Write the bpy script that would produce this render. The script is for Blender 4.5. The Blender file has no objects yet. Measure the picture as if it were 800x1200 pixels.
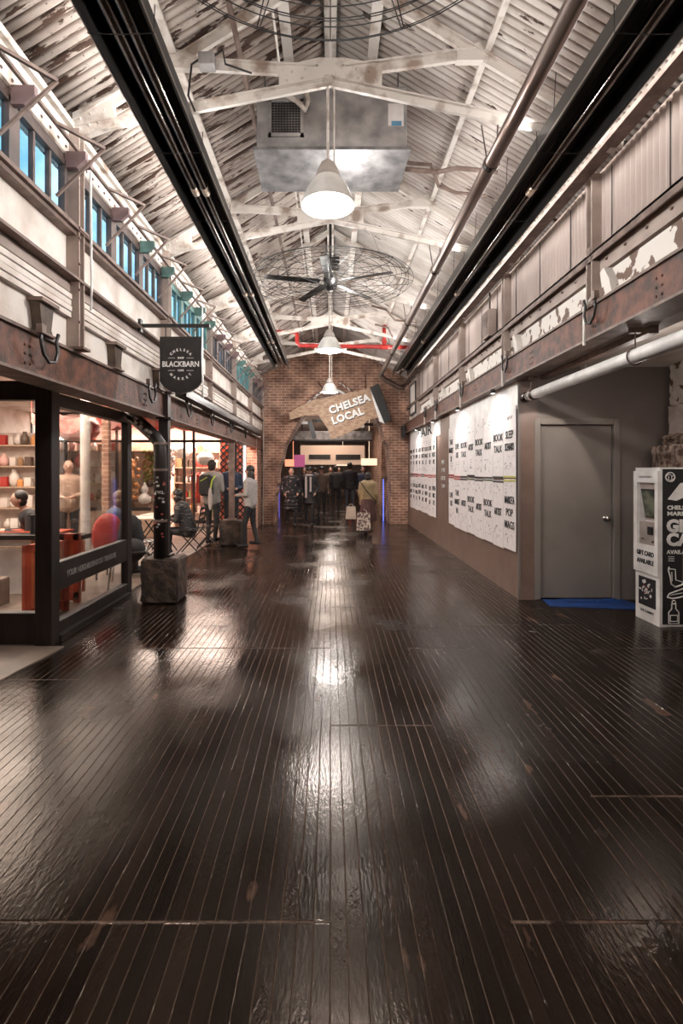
import bpy, bmesh, math, random
from mathutils import Vector, Matrix, Euler
random.seed(7)
C = bpy.context.scene
col = C.collection
PI = math.pi

# ------------------------------------------------------------------ camera
cam_d = bpy.data.cameras.new('camera')
cam_d.sensor_width = 36; cam_d.sensor_fit = 'AUTO'; cam_d.lens = 18.0
cam_d.shift_x = 13/1200; cam_d.shift_y = -48/1200
cam_d.clip_start = 0.02; cam_d.clip_end = 200
cam = bpy.data.objects.new('camera', cam_d)
cam.location = (0, 0, 1.55); cam.rotation_euler = (PI/2, 0, 0)
col.objects.link(cam); C.camera = cam

# ------------------------------------------------------------------ world
W = bpy.data.worlds.new('sky'); C.world = W; W.use_nodes = True
wn = W.node_tree.nodes; wl = W.node_tree.links
for n in list(wn): wn.remove(n)
wo = wn.new('ShaderNodeOutputWorld'); wb = wn.new('ShaderNodeBackground')
wt = wn.new('ShaderNodeTexCoord'); wno = wn.new('ShaderNodeTexNoise'); wr = wn.new('ShaderNodeValToRGB')
wno.inputs['Scale'].default_value = 9; wno.inputs['Detail'].default_value = 3
wr.color_ramp.elements[0].position = .38; wr.color_ramp.elements[0].color = (.20, .42, .54, 1)
wr.color_ramp.elements[1].position = .62; wr.color_ramp.elements[1].color = (.72, .86, .95, 1)
wl.new(wt.outputs['Generated'], wno.inputs['Vector']); wl.new(wno.outputs['Fac'], wr.inputs['Fac'])
wl.new(wr.outputs['Color'], wb.inputs['Color']); wb.inputs['Strength'].default_value = 2.0
wl.new(wb.outputs['Background'], wo.inputs['Surface'])

C.view_settings.view_transform = 'Standard'; C.view_settings.look = 'None'
C.view_settings.gamma = 1; C.view_settings.use_curve_mapping = False
C.view_settings.exposure = 0.22

WARM = (1.0, .80, .66); NEUT = (1.0, .955, .91)
def area(name, loc, rot, sx, sy, power, color=NEUT, spread=PI):
    d = bpy.data.lights.new(name, 'AREA'); d.shape = 'RECTANGLE'; d.size = sx; d.size_y = sy
    d.energy = power; d.color = color; d.spread = spread
    o = bpy.data.objects.new(name, d); o.location = loc; o.rotation_euler = rot; col.objects.link(o); return o
def point(name, loc, power, color=NEUT, r=.05):
    d = bpy.data.lights.new(name, 'POINT'); d.energy = power; d.color = color; d.shadow_soft_size = r
    o = bpy.data.objects.new(name, d); o.location = loc; col.objects.link(o); return o
def spot(name, loc, target, power, angle, blend=.6, color=NEUT, r=.03):
    d = bpy.data.lights.new(name, 'SPOT'); d.energy = power; d.color = color; d.spot_size = angle; d.spot_blend = blend; d.shadow_soft_size = r
    o = bpy.data.objects.new(name, d); o.location = loc
    o.rotation_euler = (Vector(target)-Vector(loc)).to_track_quat('-Z', 'Y').to_euler(); col.objects.link(o); return o
# strip lights lying on top of the heater hoods, shining up at the roof
area('uplight_left_outer', (-1.32, 5.6, 4.18), (0, PI*.63, 0), .10, 13, 105, NEUT)
area('uplight_left_inner', (-.97, 5.6, 4.20), (0, -PI*.66, 0), .10, 13, 34, NEUT)
area('uplight_right_outer', (1.97, 5.8, 4.12), (0, -PI*.60, 0), .08, 13, 62, NEUT)
area('uplight_right_inner', (1.54, 5.8, 4.14), (0, PI*.64, 0), .10, 13, 58, NEUT)
for yy in (1.9, 4.7, 7.2, 9.6, 12.0): point('ridge_leak_fill', (.18, yy, 4.30 if yy != 4.7 else 4.15), 30, NEUT, .12)  # added fill points without fixtures, standing in for light leaking up from the pendants
# shop lighting on the left
area('alcove_ceiling_light', (4.0, 3.4, 2.80), (0, 0, 0), .6, .6, 17, (1, .86, .76))
point('alcove_fill', (2.85, 4.7, 2.45), 7, (1, .88, .80), .06)  # added fill point with no fixture, brightens the kiosk front and alcove
area('cafe_ceiling_light', (-4.6, 7.2, 2.75), (0, 0, 0), 2.5, 3.5, 260, WARM)
area('store_ceiling_light', (-4.6, 13.4, 2.85), (0, 0, 0), 4.4, 1.6, 560, (1, .80, .68))
# the hall beyond the arch
area('far_hall_light', (0, 22, 3.6), (0, 0, 0), 1.2, 9, 230, WARM)

# ------------------------------------------------------------------ materials
MATS = {}
def newmat(name):
    m = bpy.data.materials.new(name); m.use_nodes = True
    nt = m.node_tree
    b = nt.nodes['Principled BSDF']
    return m, nt, b
def _set(b, k, v):
    if k in b.inputs: b.inputs[k].default_value = v
def mat(name, c1, c2=None, rough=.6, metal=0, scale=6, thr=(.4, .6), bump=0, bscale=40, stretch=(1, 1, 1), detail=6, spec=.5, coat=0, rough2=None):
    if name in MATS: return MATS[name]
    m, nt, b = newmat(name); N = nt.nodes; L = nt.links
    _set(b, 'Roughness', rough); _set(b, 'Metallic', metal); _set(b, 'Specular IOR Level', spec); _set(b, 'Coat Weight', coat)
    tc = N.new('ShaderNodeTexCoord'); mp = N.new('ShaderNodeMapping'); mp.inputs['Scale'].default_value = stretch
    L.new(tc.outputs['Object'], mp.inputs['Vector'])
    if c2 is None: c2 = tuple(x*.82 for x in c1)
    no = N.new('ShaderNodeTexNoise'); no.inputs['Scale'].default_value = scale; no.inputs['Detail'].default_value = detail
    L.new(mp.outputs['Vector'], no.inputs['Vector'])
    r = N.new('ShaderNodeValToRGB'); r.color_ramp.elements[0].position = thr[0]; r.color_ramp.elements[1].position = thr[1]
    r.color_ramp.elements[0].color = (*c1, 1); r.color_ramp.elements[1].color = (*c2, 1)
    L.new(no.outputs['Fac'], r.inputs['Fac']); L.new(r.outputs['Color'], b.inputs['Base Color'])
    if rough2 is not None:
        mr = N.new('ShaderNodeMapRange'); mr.inputs['From Min'].default_value = thr[0]; mr.inputs['From Max'].default_value = thr[1]
        mr.inputs['To Min'].default_value = rough; mr.inputs['To Max'].default_value = rough2
        L.new(no.outputs['Fac'], mr.inputs['Value']); L.new(mr.outputs['Result'], b.inputs['Roughness'])
    if bump:
        n2 = N.new('ShaderNodeTexNoise'); n2.inputs['Scale'].default_value = bscale; n2.inputs['Detail'].default_value = 4
        L.new(mp.outputs['Vector'], n2.inputs['Vector'])
        bp = N.new('ShaderNodeBump'); bp.inputs['Strength'].default_value = bump; bp.inputs['Distance'].default_value = .02
        L.new(n2.outputs['Fac'], bp.inputs['Height']); L.new(bp.outputs['Normal'], b.inputs['Normal'])
    MATS[name] = m; return m
def emis(name, c, s):
    if name in MATS: return MATS[name]
    m, nt, b = newmat(name)
    _set(b, 'Base Color', (*c, 1)); _set(b, 'Emission Color', (*c, 1)); _set(b, 'Emission Strength', s)
    MATS[name] = m; return m
def glassm(name, tint=(.95, .97, .97), mixf=.12):
    m = bpy.data.materials.new(name); m.use_nodes = True; nt = m.node_tree; N = nt.nodes; L = nt.links
    for n in list(N): N.remove(n)
    o = N.new('ShaderNodeOutputMaterial'); mx = N.new('ShaderNodeMixShader'); t = N.new('ShaderNodeBsdfTransparent')
    g = N.new('ShaderNodeBsdfGlossy'); g.inputs['Roughness'].default_value = .04
    t.inputs['Color'].default_value = (*tint, 1)
    lw = N.new('ShaderNodeLayerWeight'); lw.inputs['Blend'].default_value = .25
    ml = N.new('ShaderNodeMath'); ml.operation = 'MULTIPLY'; ml.inputs[1].default_value = mixf*4
    L.new(lw.outputs['Fresnel'], ml.inputs[0]); L.new(ml.outputs[0], mx.inputs['Fac'])
    L.new(t.outputs[0], mx.inputs[1]); L.new(g.outputs[0], mx.inputs[2]); L.new(mx.outputs[0], o.inputs['Surface'])
    return m

def floor_mat():
    m, nt, b = newmat('wet_plank_floor'); N = nt.nodes; L = nt.links
    def M(op, a, bb=None, c=None):
        n = N.new('ShaderNodeMath'); n.operation = op
        for i, v in enumerate((a, bb, c)):
            if v is None: continue
            if isinstance(v, (int, float)): n.inputs[i].default_value = v
            else: L.new(v, n.inputs[i])
        return n.outputs[0]
    tc = N.new('ShaderNodeTexCoord'); sx = N.new('ShaderNodeSeparateXYZ'); L.new(tc.outputs['Object'], sx.inputs[0])
    # slight wobble of the gaps
    wob = N.new('ShaderNodeTexNoise'); wob.inputs['Scale'].default_value = 1.3; wob.inputs['Detail'].default_value = 4
    L.new(tc.outputs['Object'], wob.inputs['Vector'])
    x = M('ADD', sx.outputs[0], M('MULTIPLY', M('SUBTRACT', wob.outputs['Fac'], .5), .02))
    u = M('DIVIDE', x, .057); fl = M('FLOOR', u); fr = M('FRACT', u)
    d = M('ABSOLUTE', M('SUBTRACT', fr, .5))             # .5 at gap
    # rows of boards along y
    bandn = N.new('ShaderNodeTexWhiteNoise'); bandn.noise_dimensions = '1D'; L.new(M('FLOOR', M('DIVIDE', sx.outputs[0], .62)), bandn.inputs['W'])
    v = M('ADD', M('DIVIDE', M('SUBTRACT', sx.outputs[1], 1.76), 2.72), M('MULTIPLY', M('FLOOR', M('MULTIPLY', bandn.outputs['Value'], 4)), .25)); rowi = M('FLOOR', v); vf = M('FRACT', v)
    dy = M('ABSOLUTE', M('SUBTRACT', vf, .5))
    # gap amount modulated by noise: some gaps filled
    mo = N.new('ShaderNodeTexNoise'); mo.inputs['Scale'].default_value = 3.2; mo.inputs['Detail'].default_value = 5
    mpx = N.new('ShaderNodeMapping'); mpx.inputs['Scale'].default_value = (2.2, .5, 1); L.new(tc.outputs['Object'], mpx.inputs['Vector']); L.new(mpx.outputs[0], mo.inputs['Vector'])
    gap = N.new('ShaderNodeMapRange'); gap.inputs['From Min'].default_value = .445; gap.inputs['From Max'].default_value = .49
    L.new(d, gap.inputs['Value'])
    gy = N.new('ShaderNodeMapRange'); gy.inputs['From Min'].default_value = .4965; gy.inputs['From Max'].default_value = .4992
    L.new(dy, gy.inputs['Value'])
    gm = N.new('ShaderNodeMapRange'); gm.inputs['From Min'].default_value = .35; gm.inputs['From Max'].default_value = .62
    L.new(mo.outputs['Fac'], gm.inputs['Value'])
    # column-wise mask, the boards are laid in bands
    gapv = M('MAXIMUM', M('MULTIPLY', gap.outputs[0], gm.outputs[0]), M('MULTIPLY', gy.outputs[0], gm.outputs[0]))
    cmb = N.new('ShaderNodeCombineXYZ'); L.new(fl, cmb.inputs[0]); L.new(rowi, cmb.inputs[1])
    wn_ = N.new('ShaderNodeTexWhiteNoise'); wn_.noise_dimensions = '2D'; L.new(cmb.outputs[0], wn_.inputs['Vector'])
    # small grit and pits
    gr = N.new('ShaderNodeTexNoise'); gr.inputs['Scale'].default_value = 75; gr.inputs['Detail'].default_value = 5
    mg = N.new('ShaderNodeMapping'); mg.inputs['Scale'].default_value = (1, .35, 1); L.new(tc.outputs['Object'], mg.inputs['Vector']); L.new(mg.outputs[0], gr.inputs['Vector'])
    sw = N.new('ShaderNodeTexNoise'); sw.inputs['Scale'].default_value = 7; sw.inputs['Detail'].default_value = 4
    L.new(mg.outputs[0], sw.inputs['Vector'])
    h = M('ADD', M('MULTIPLY', M('MULTIPLY', gapv, M('SUBTRACT', gr.outputs['Fac'], .18)), -4.2), M('MULTIPLY', gr.outputs['Fac'], .36))
    h = M('ADD', h, M('MULTIPLY', sw.outputs['Fac'], .55))
    h = M('ADD', h, M('MULTIPLY', wn_.outputs['Value'], .35))
    bp = N.new('ShaderNodeBump'); bp.inputs['Strength'].default_value = .62; bp.inputs['Distance'].default_value = .006
    L.new(h, bp.inputs['Height']); L.new(bp.outputs['Normal'], b.inputs['Normal'])
    rp = N.new('ShaderNodeValToRGB'); e = rp.color_ramp.elements
    e[0].position = 0; e[0].color = (.0045, .0027, .0020, 1); e[1].position = 1; e[1].color = (.016, .0090, .0062, 1)
    L.new(wn_.outputs['Value'], rp.inputs['Fac'])
    # worn light-brown patches
    pt = N.new('ShaderNodeTexNoise'); pt.inputs['Scale'].default_value = 1.1; pt.inputs['Detail'].default_value = 8; L.new(tc.outputs['Object'], pt.inputs['Vector'])
    pr = N.new('ShaderNodeMapRange'); pr.inputs['From Min'].default_value = .655; pr.inputs['From Max'].default_value = .69
    p2 = N.new('ShaderNodeTexNoise'); p2.inputs['Scale'].default_value = 5.5; p2.inputs['Detail'].default_value = 9; L.new(mg.outputs[0], p2.inputs['Vector']); L.new(p2.outputs['Fac'], pr.inputs['Value'])
    mx = N.new('ShaderNodeMixRGB'); mx.inputs['Color2'].default_value = (.07, .04, .028, 1); L.new(pr.outputs[0], mx.inputs['Fac']); L.new(rp.outputs[0], mx.inputs['Color1'])
    mx2 = N.new('ShaderNodeMixRGB'); mx2.inputs['Color2'].default_value = (.20, .135, .10, 1)  # dusty gap tone, also lightened to paint glints along the gaps
    L.new(M('MULTIPLY', M('MULTIPLY', gapv, gr.outputs['Fac']), 1.1), mx2.inputs['Fac']); L.new(mx.outputs[0], mx2.inputs['Color1'])
    L.new(mx2.outputs[0], b.inputs['Base Color'])
    rr = N.new('ShaderNodeMapRange'); rr.inputs['From Min'].default_value = .34; rr.inputs['From Max'].default_value = .66
    rr.inputs['To Min'].default_value = .05; rr.inputs['To Max'].default_value = .30; L.new(pt.outputs['Fac'], rr.inputs['Value'])
    L.new(rr.outputs[0], b.inputs['Roughness']); _set(b, 'Specular IOR Level', .25); _set(b, 'Specular Tint', (1, .80, .67, 1))
    return m
def brick_mat():
    m, nt, b = newmat('old_brick'); N = nt.nodes; L = nt.links
    tc = N.new('ShaderNodeTexCoord'); s = N.new('ShaderNodeSeparateXYZ'); L.new(tc.outputs['Object'], s.inputs[0])
    ad = N.new('ShaderNodeMath'); ad.operation = 'ADD'; L.new(s.outputs[0], ad.inputs[0]); L.new(s.outputs[1], ad.inputs[1])
    cb = N.new('ShaderNodeCombineXYZ'); L.new(ad.outputs[0], cb.inputs[0]); L.new(s.outputs[2], cb.inputs[1])
    br = N.new('ShaderNodeTexBrick'); br.inputs['Scale'].default_value = 1
    br.inputs['Brick Width'].default_value = .23; br.inputs['Row Height'].default_value = .078; br.inputs['Mortar Size'].default_value = .011
    br.inputs['Color1'].default_value = (.40, .215, .15, 1); br.inputs['Color2'].default_value = (.27, .125, .085, 1); br.inputs['Mortar'].default_value = (.50, .39, .31, 1)
    L.new(cb.outputs[0], br.inputs['Vector'])
    no = N.new('ShaderNodeTexNoise'); no.inputs['Scale'].default_value = 2.2; no.inputs['Detail'].default_value = 8; L.new(tc.outputs['Object'], no.inputs['Vector'])
    rp = N.new('ShaderNodeValToRGB'); rp.color_ramp.elements[0].position = .35; rp.color_ramp.elements[0].color = (.45, .42, .4, 1)
    rp.color_ramp.elements[1].position = .68; rp.color_ramp.elements[1].color = (1.35, 1.3, 1.25, 1); L.new(no.outputs['Fac'], rp.inputs['Fac'])
    mx = N.new('ShaderNodeMixRGB'); mx.blend_type = 'MULTIPLY'; mx.inputs['Fac'].default_value = 1
    L.new(br.outputs['Color'], mx.inputs['Color1']); L.new(rp.outputs[0], mx.inputs['Color2']); L.new(mx.outputs[0], b.inputs['Base Color'])
    _set(b, 'Roughness', .85)
    bp = N.new('ShaderNodeBump'); bp.inputs['Strength'].default_value = .8; bp.inputs['Distance'].default_value = .02; bp.invert = True
    L.new(br.outputs['Fac'], bp.inputs['Height']); L.new(bp.outputs['Normal'], b.inputs['Normal'])
    return m
def roof_mat(name, amount, ca=(.62, .55, .50, 1), cb=(.30, .235, .20, 1)):
    # white painted corrugated iron with brown peeled streaks running down the slope
    m, nt, b = newmat(name); N = nt.nodes; L = nt.links
    tc = N.new('ShaderNodeTexCoord')
    def noise(sc, st, det=8):
        mp = N.new('ShaderNodeMapping'); mp.inputs['Scale'].default_value = st; L.new(tc.outputs['Object'], mp.inputs['Vector'])
        n = N.new('ShaderNodeTexNoise'); n.inputs['Scale'].default_value = sc; n.inputs['Detail'].default_value = det; n.inputs['Roughness'].default_value = .62
        L.new(mp.outputs[0], n.inputs['Vector']); return n.outputs['Fac']
    def rng(v, a, c, lo=0, hi=1):
        r = N.new('ShaderNodeMapRange'); r.inputs['From Min'].default_value = a; r.inputs['From Max'].default_value = c
        r.inputs['To Min'].default_value = lo; r.inputs['To Max'].default_value = hi; L.new(v, r.inputs['Value']); return r.outputs[0]
    base = N.new('ShaderNodeMixRGB'); base.inputs['Color1'].default_value = ca; base.inputs['Color2'].default_value = cb
    L.new(rng(noise(1.6, (.6, 2.2, .6)), .40, .66), base.inputs['Fac'])
    rust = N.new('ShaderNodeMixRGB'); rust.inputs['Color2'].default_value = (.075, .042, .030, 1)
    L.new(rng(noise(4.5, (.45, 3.2, .45), 12), .66-amount, .68-amount), rust.inputs['Fac']); L.new(base.outputs[0], rust.inputs['Color1'])
    sp = N.new('ShaderNodeMixRGB'); sp.inputs['Color2'].default_value = (.10, .062, .048, 1)
    L.new(rng(noise(26, (.6, 1.6, .6), 6), .70-amount*.5, .72-amount*.5), sp.inputs['Fac']); L.new(rust.outputs[0], sp.inputs['Color1'])
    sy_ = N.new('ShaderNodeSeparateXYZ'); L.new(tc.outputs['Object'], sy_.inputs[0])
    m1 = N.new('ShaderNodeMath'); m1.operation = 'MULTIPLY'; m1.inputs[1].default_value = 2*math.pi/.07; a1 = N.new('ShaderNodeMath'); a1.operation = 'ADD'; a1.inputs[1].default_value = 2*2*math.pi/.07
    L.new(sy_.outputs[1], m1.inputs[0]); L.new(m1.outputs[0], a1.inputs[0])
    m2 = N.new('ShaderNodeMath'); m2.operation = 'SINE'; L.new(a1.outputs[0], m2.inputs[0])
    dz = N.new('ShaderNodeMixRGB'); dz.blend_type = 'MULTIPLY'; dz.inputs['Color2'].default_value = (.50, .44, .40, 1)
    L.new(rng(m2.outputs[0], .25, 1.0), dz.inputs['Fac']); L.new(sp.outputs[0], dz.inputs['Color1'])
    L.new(dz.outputs[0], b.inputs['Base Color']); _set(b, 'Roughness', .6)
    return m

M_floor = floor_mat(); M_brick = brick_mat()
M_roofL = roof_mat('corrugated_roof_peeling', .115); M_roofR = roof_mat('corrugated_roof_brightened', .03, (.80, .76, .72, 1), (.46, .39, .35, 1))  # right slope's brighter lighting is painted in as paler base colours
M_white = mat('white_steel', (.72, .67, .62), (.34, .26, .21), rough=.5, scale=5, thr=(.5, .66), bump=.2, detail=10)
M_whitec = mat('clean_white', (.82, .80, .78), rough=.45)
M_cream = mat('cream_plaster', (.80, .74, .69), (.60, .52, .46), rough=.75, scale=3, thr=(.45, .65), bump=.2)
M_peel = mat('peeling_paint', (.74, .70, .65), (.16, .10, .075), rough=.7, scale=7, thr=(.57, .6), bump=.3, detail=12)
M_rust = mat('rust_brown_steel', (.17, .066, .040), (.055, .028, .021), rough=.6, scale=9, thr=(.38, .62), bump=.3, detail=10)
M_brown = mat('brown_paint_steel', (.24, .17, .14), (.13, .085, .07), rough=.55, scale=8, thr=(.35, .65), bump=.15)
M_pinkish = mat('taupe_paint', (.40, .32, .28), (.30, .23, .20), rough=.6, scale=4, thr=(.4, .65))
M_mauve = mat('mauve_bracket', (.25, .17, .17), (.17, .11, .11), rough=.6)
M_teal = mat('teal_bracket', (.12, .24, .22), (.08, .15, .14), rough=.6)
M_corr = mat('grey_corrugated', (.50, .41, .37), (.33, .26, .23), rough=.55, scale=2, stretch=(1, 1, .3), thr=(.35, .7))
M_black = mat('black_metal', (.012, .011, .011), (.02, .018, .017), rough=.35, scale=12)
M_hood = mat('black_hood_metal', (.008, .007, .007), (.014, .011, .010), rough=.42, metal=.0, scale=3, stretch=(1, .3, 1))
M_tube = mat('dark_chrome_tube', (.22, .19, .175), (.12, .10, .095), rough=.22, metal=1, scale=4)
M_coupl = mat('pale_coupling', (.75, .6, .48), rough=.35, metal=.6)
M_frame = mat('dark_bronze_frame', (.012, .008, .007), (.022, .014, .012), rough=.45, scale=5, stretch=(4, 4, .5))
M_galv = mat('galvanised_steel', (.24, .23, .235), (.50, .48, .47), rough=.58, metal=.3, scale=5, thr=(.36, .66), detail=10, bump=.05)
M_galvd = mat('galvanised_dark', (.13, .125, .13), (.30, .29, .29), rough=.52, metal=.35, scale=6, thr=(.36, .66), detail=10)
M_pipe = mat('brown_steel_pipe', (.30, .24, .21), (.17, .12, .10), rough=.3, metal=.75, scale=3, stretch=(1, .4, 1))
M_red = mat('red_pipe_paint', (.62, .045, .035), (.42, .03, .03), rough=.4)
M_shade = mat('white_enamel', (.86, .84, .80), rough=.35)
M_shadeneck = mat('grey_enamel', (.50, .44, .40), rough=.4)
M_wire = mat('black_wire', (.015, .013, .012), rough=.5)
M_wirec = mat('pale_wire', (.5, .45, .40), rough=.4, metal=.5)
M_wallp = mat('poster_wall_brown', (.215, .145, .118), (.175, .118, .095), rough=.38, scale=3)
M_door = mat('taupe_door_paint', (.235, .205, .185), (.205, .178, .16), rough=.45, scale=2)
M_doorw = mat('taupe_wall_paint', (.205, .175, .16), (.18, .152, .138), rough=.55, scale=2)
M_paper = mat('poster_paper', (.80, .76, .75), (.74, .69, .68), rough=.6, scale=14)
M_ink = mat('black_ink', (.015, .014, .016), rough=.7)
M_inkg = mat('grey_ink', (.30, .27, .27), rough=.7)
M_inkr = mat('red_ink', (.45, .06, .05), rough=.7); M_inkb = mat('dark_green_ink', (.10, .11, .07), rough=.7); M_inky = mat('yellow_ink', (.55, .50, .12), rough=.7)
M_white_t = mat('white_lettering', (.85, .83, .80), rough=.6)
M_stone = mat('rough_stone', (.085, .055, .040), (.03, .02, .016), rough=.7, scale=7, bump=.9, bscale=18, detail=12)
M_stonel = mat('pale_rubble', (.46, .36, .30), (.14, .09, .07), rough=.85, scale=16, bump=1, bscale=30, detail=12, thr=(.42, .6))
M_blue = mat('blue_tape', (.015, .07, .28), (.01, .04, .16), rough=.5, scale=8)
M_silver = mat('brushed_silver', (.6, .58, .55), rough=.3, metal=1)
M_screen = mat('dim_screen', (.20, .21, .15), (.06, .07, .055), rough=.15, scale=7, thr=(.4, .6))
M_kgrey = mat('kiosk_grey', (.36, .31, .28), rough=.5); M_kpink = mat('kiosk_recess', (.52, .43, .40), rough=.5)
M_skin = mat('skin', (.55, .33, .25), (.5, .29, .22), rough=.55)
M_glass = glassm('clear_glass'); M_glassb = glassm('window_glass', (.80, .92, 1.0), .05)
M_tan = mat('tan_board', (.42, .28, .18), (.27, .16, .10), rough=.6, scale=8, stretch=(1, 1, 3))
M_wood = mat('pale_wood', (.50, .36, .26), (.40, .28, .2), rough=.5, stretch=(4, 1, 1))
M_redw = mat('red_painted_wood', (.55, .085, .035), (.42, .06, .03), rough=.4, scale=4)
M_beige = mat('beige_floor', (.22, .165, .13), (.14, .105, .085), rough=.5, scale=3)
M_cloth_k = mat('black_cloth', (.014, .013, .014), (.03, .028, .03), rough=.8, scale=10)

# ------------------------------------------------------------------ geometry helpers
class MB:
    def __init__(s): s.bm = bmesh.new()
    def box(s, c, size, rot=None, bevel=0):
        r = bmesh.ops.create_cube(s.bm, size=1)
        vs = r['verts']
        mt = Matrix.Translation(c) @ (rot.to_matrix().to_4x4() if rot else Matrix()) @ Matrix.Diagonal((*size, 1))
        bmesh.ops.transform(s.bm, matrix=mt, verts=vs)
        if bevel:
            es = list({e for v in vs for e in v.link_edges})
            bmesh.ops.bevel(s.bm, geom=es, offset=bevel, segments=1, affect='EDGES')
        return s
    def b(s, x0, x1, y0, y1, z0, z1, bevel=0):
        return s.box(((x0+x1)/2, (y0+y1)/2, (z0+z1)/2), (abs(x1-x0), abs(y1-y0), abs(z1-z0)), None, bevel)
    def bar(s, a, c, w, h, up=(0, 1, 0)):
        # rectangular bar from a to c; w across `up` direction, h the other
        a = Vector(a); c = Vector(c); d = c-a; L = d.length; d.normalize(); u = Vector(up)
        u = (u-d*u.dot(d)); u.normalize(); v = d.cross(u)
        vs = []
        for p in (a, c):
            for su, sv in ((-1, -1), (1, -1), (1, 1), (-1, 1)):
                vs.append(s.bm.verts.new(p+u*su*w/2+v*sv*h/2))
        F = s.bm.faces
        F.new(vs[0:4][::-1]); F.new(vs[4:8])
        for i in range(4): F.new((vs[i], vs[(i+1) % 4], vs[4+(i+1) % 4], vs[4+i]))
        return s
    def tube(s, pts, r, n=8, r2=None, caps=True):
        pts = [Vector(p) for p in pts]; rings = []; m = len(pts)
        prev = None
        for i, p in enumerate(pts):
            d = (pts[min(i+1, m-1)]-pts[max(i-1, 0)]).normalized()
            u = prev if prev is not None else (Vector((0, 0, 1)) if abs(d.z) < .9 else Vector((1, 0, 0)))
            u = (u-d*u.dot(d))
            if u.length < 1e-4: u = d.orthogonal()
            u.normalize(); prev = u; v = d.cross(u)
            rr = r if r2 is None else r+(r2-r)*i/(m-1)
            rings.append([s.bm.verts.new(p+(u*math.cos(2*PI*k/n)+v*math.sin(2*PI*k/n))*rr) for k in range(n)])
        for i in range(m-1):
            for k in range(n): s.bm.faces.new((rings[i][k], rings[i][(k+1) % n], rings[i+1][(k+1) % n], rings[i+1][k]))
        if caps: s.bm.faces.new(rings[0][::-1]); s.bm.faces.new(rings[-1])
        return s
    def ring(s, c, R, r, n=48, k=6, axis='z', a0=0, a1=2*PI):
        pts = []
        for i in range(n+1):
            a = a0+(a1-a0)*i/n
            q = {'z': (R*math.cos(a), R*math.sin(a), 0), 'y': (R*math.cos(a), 0, R*math.sin(a)), 'x': (0, R*math.cos(a), R*math.sin(a))}[axis]
            pts.append(Vector(c)+Vector(q))
        return s.tube(pts, r, k)
    def lathe(s, c, prof, n=24, axis='z', caps=True):
        rings = []; c = Vector(c)
        for (r, z) in prof:
            rings.append([s.bm.verts.new(c+Vector((r*math.cos(2*PI*k/n), r*math.sin(2*PI*k/n), z)) if axis == 'z' else
                                         c+Vector((z, r*math.cos(2*PI*k/n), r*math.sin(2*PI*k/n))) if axis == 'x' else
                                         c+Vector((r*math.cos(2*PI*k/n), z, r*math.sin(2*PI*k/n)))) for k in range(n)])
        for i in range(len(rings)-1):
            for k in range(n): s.bm.faces.new((rings[i][k], rings[i][(k+1) % n], rings[i+1][(k+1) % n], rings[i+1][k]))
        if caps and prof[0][0] > 1e-4: s.bm.faces.new(rings[0][::-1])
        if caps and prof[-1][0] > 1e-4: s.bm.faces.new(rings[-1])
        return s
    def shell(s, c, prof, n=24):
        return s.lathe(c, prof+[(r-.006, z+.002) for r, z in prof[::-1]]+[prof[0]], n, caps=False)
    def ell(s, c, r, seg=12, rings=8, rot=None):
        g = bmesh.ops.create_uvsphere(s.bm, u_segments=seg, v_segments=rings, radius=1)
        mt = Matrix.Translation(c) @ (rot.to_matrix().to_4x4() if rot else Matrix()) @ Matrix.Diagonal((*r, 1))
        bmesh.ops.transform(s.bm, matrix=mt, verts=g['verts']); return s
    def prism(s, pts, axis, a, c):
        # polygon pts (2-D) extruded along axis from a to c
        def P(p, t): return {'x': (t, p[0], p[1]), 'y': (p[0], t, p[1]), 'z': (p[0], p[1], t)}[axis]
        v0 = [s.bm.verts.new(P(p, a)) for p in pts]; v1 = [s.bm.verts.new(P(p, c)) for p in pts]; n = len(pts)
        s.bm.faces.new(v0); s.bm.faces.new(v1[::-1])
        for i in range(n): s.bm.faces.new((v0[i], v1[i], v1[(i+1) % n], v0[(i+1) % n]))
        return s
    def build(s, name, m, parent=None, smooth=False, off=(0, 0, 0)):
        bmesh.ops.recalc_face_normals(s.bm, faces=s.bm.faces[:])
        ngon = [f for f in s.bm.faces if len(f.verts) > 4]
        if ngon: bmesh.ops.triangulate(s.bm, faces=ngon)
        me = bpy.data.meshes.new(name)
        if any(off): bmesh.ops.translate(s.bm, vec=-Vector(off), verts=s.bm.verts[:])
        s.bm.to_mesh(me); s.bm.free()
        me.materials.append(m)
        if smooth:
            for p in me.polygons: p.use_smooth = True
        o = bpy.data.objects.new(name, me); col.objects.link(o)
        if parent: o.parent = parent
        else: o.location = off
        return o
def tag(o, label=None, cat=None, group=None, kind=None):
    if label: o['label'] = label
    if cat: o['category'] = cat
    if group: o['group'] = group
    if kind: o['kind'] = kind
    return o
def thing(name, label, cat, loc=(0, 0, 0), rz=0, group=None):
    o = bpy.data.objects.new(name, None); o.empty_display_size = .1; col.objects.link(o)
    o.location = loc; o.rotation_euler = (0, 0, rz); return tag(o, label, cat, group)
def struct(name, mb, m, smooth=False):
    return tag(mb.build(name, m, None, smooth), kind='structure')
def dup(root, loc=None, rz=None, label=None, group=None, scale=None):
    r = root.copy(); col.objects.link(r)
    if loc is not None: r.location = loc
    if rz is not None: r.rotation_euler = (0, 0, rz)
    if scale is not None: r.scale = scale
    if label: r['label'] = label
    if group: r['group'] = group
    for ch in list(root.children):
        c = ch.copy(); col.objects.link(c); c.parent = r
        for g in list(ch.children):
            d = g.copy(); col.objects.link(d); d.parent = c
    return r
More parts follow.
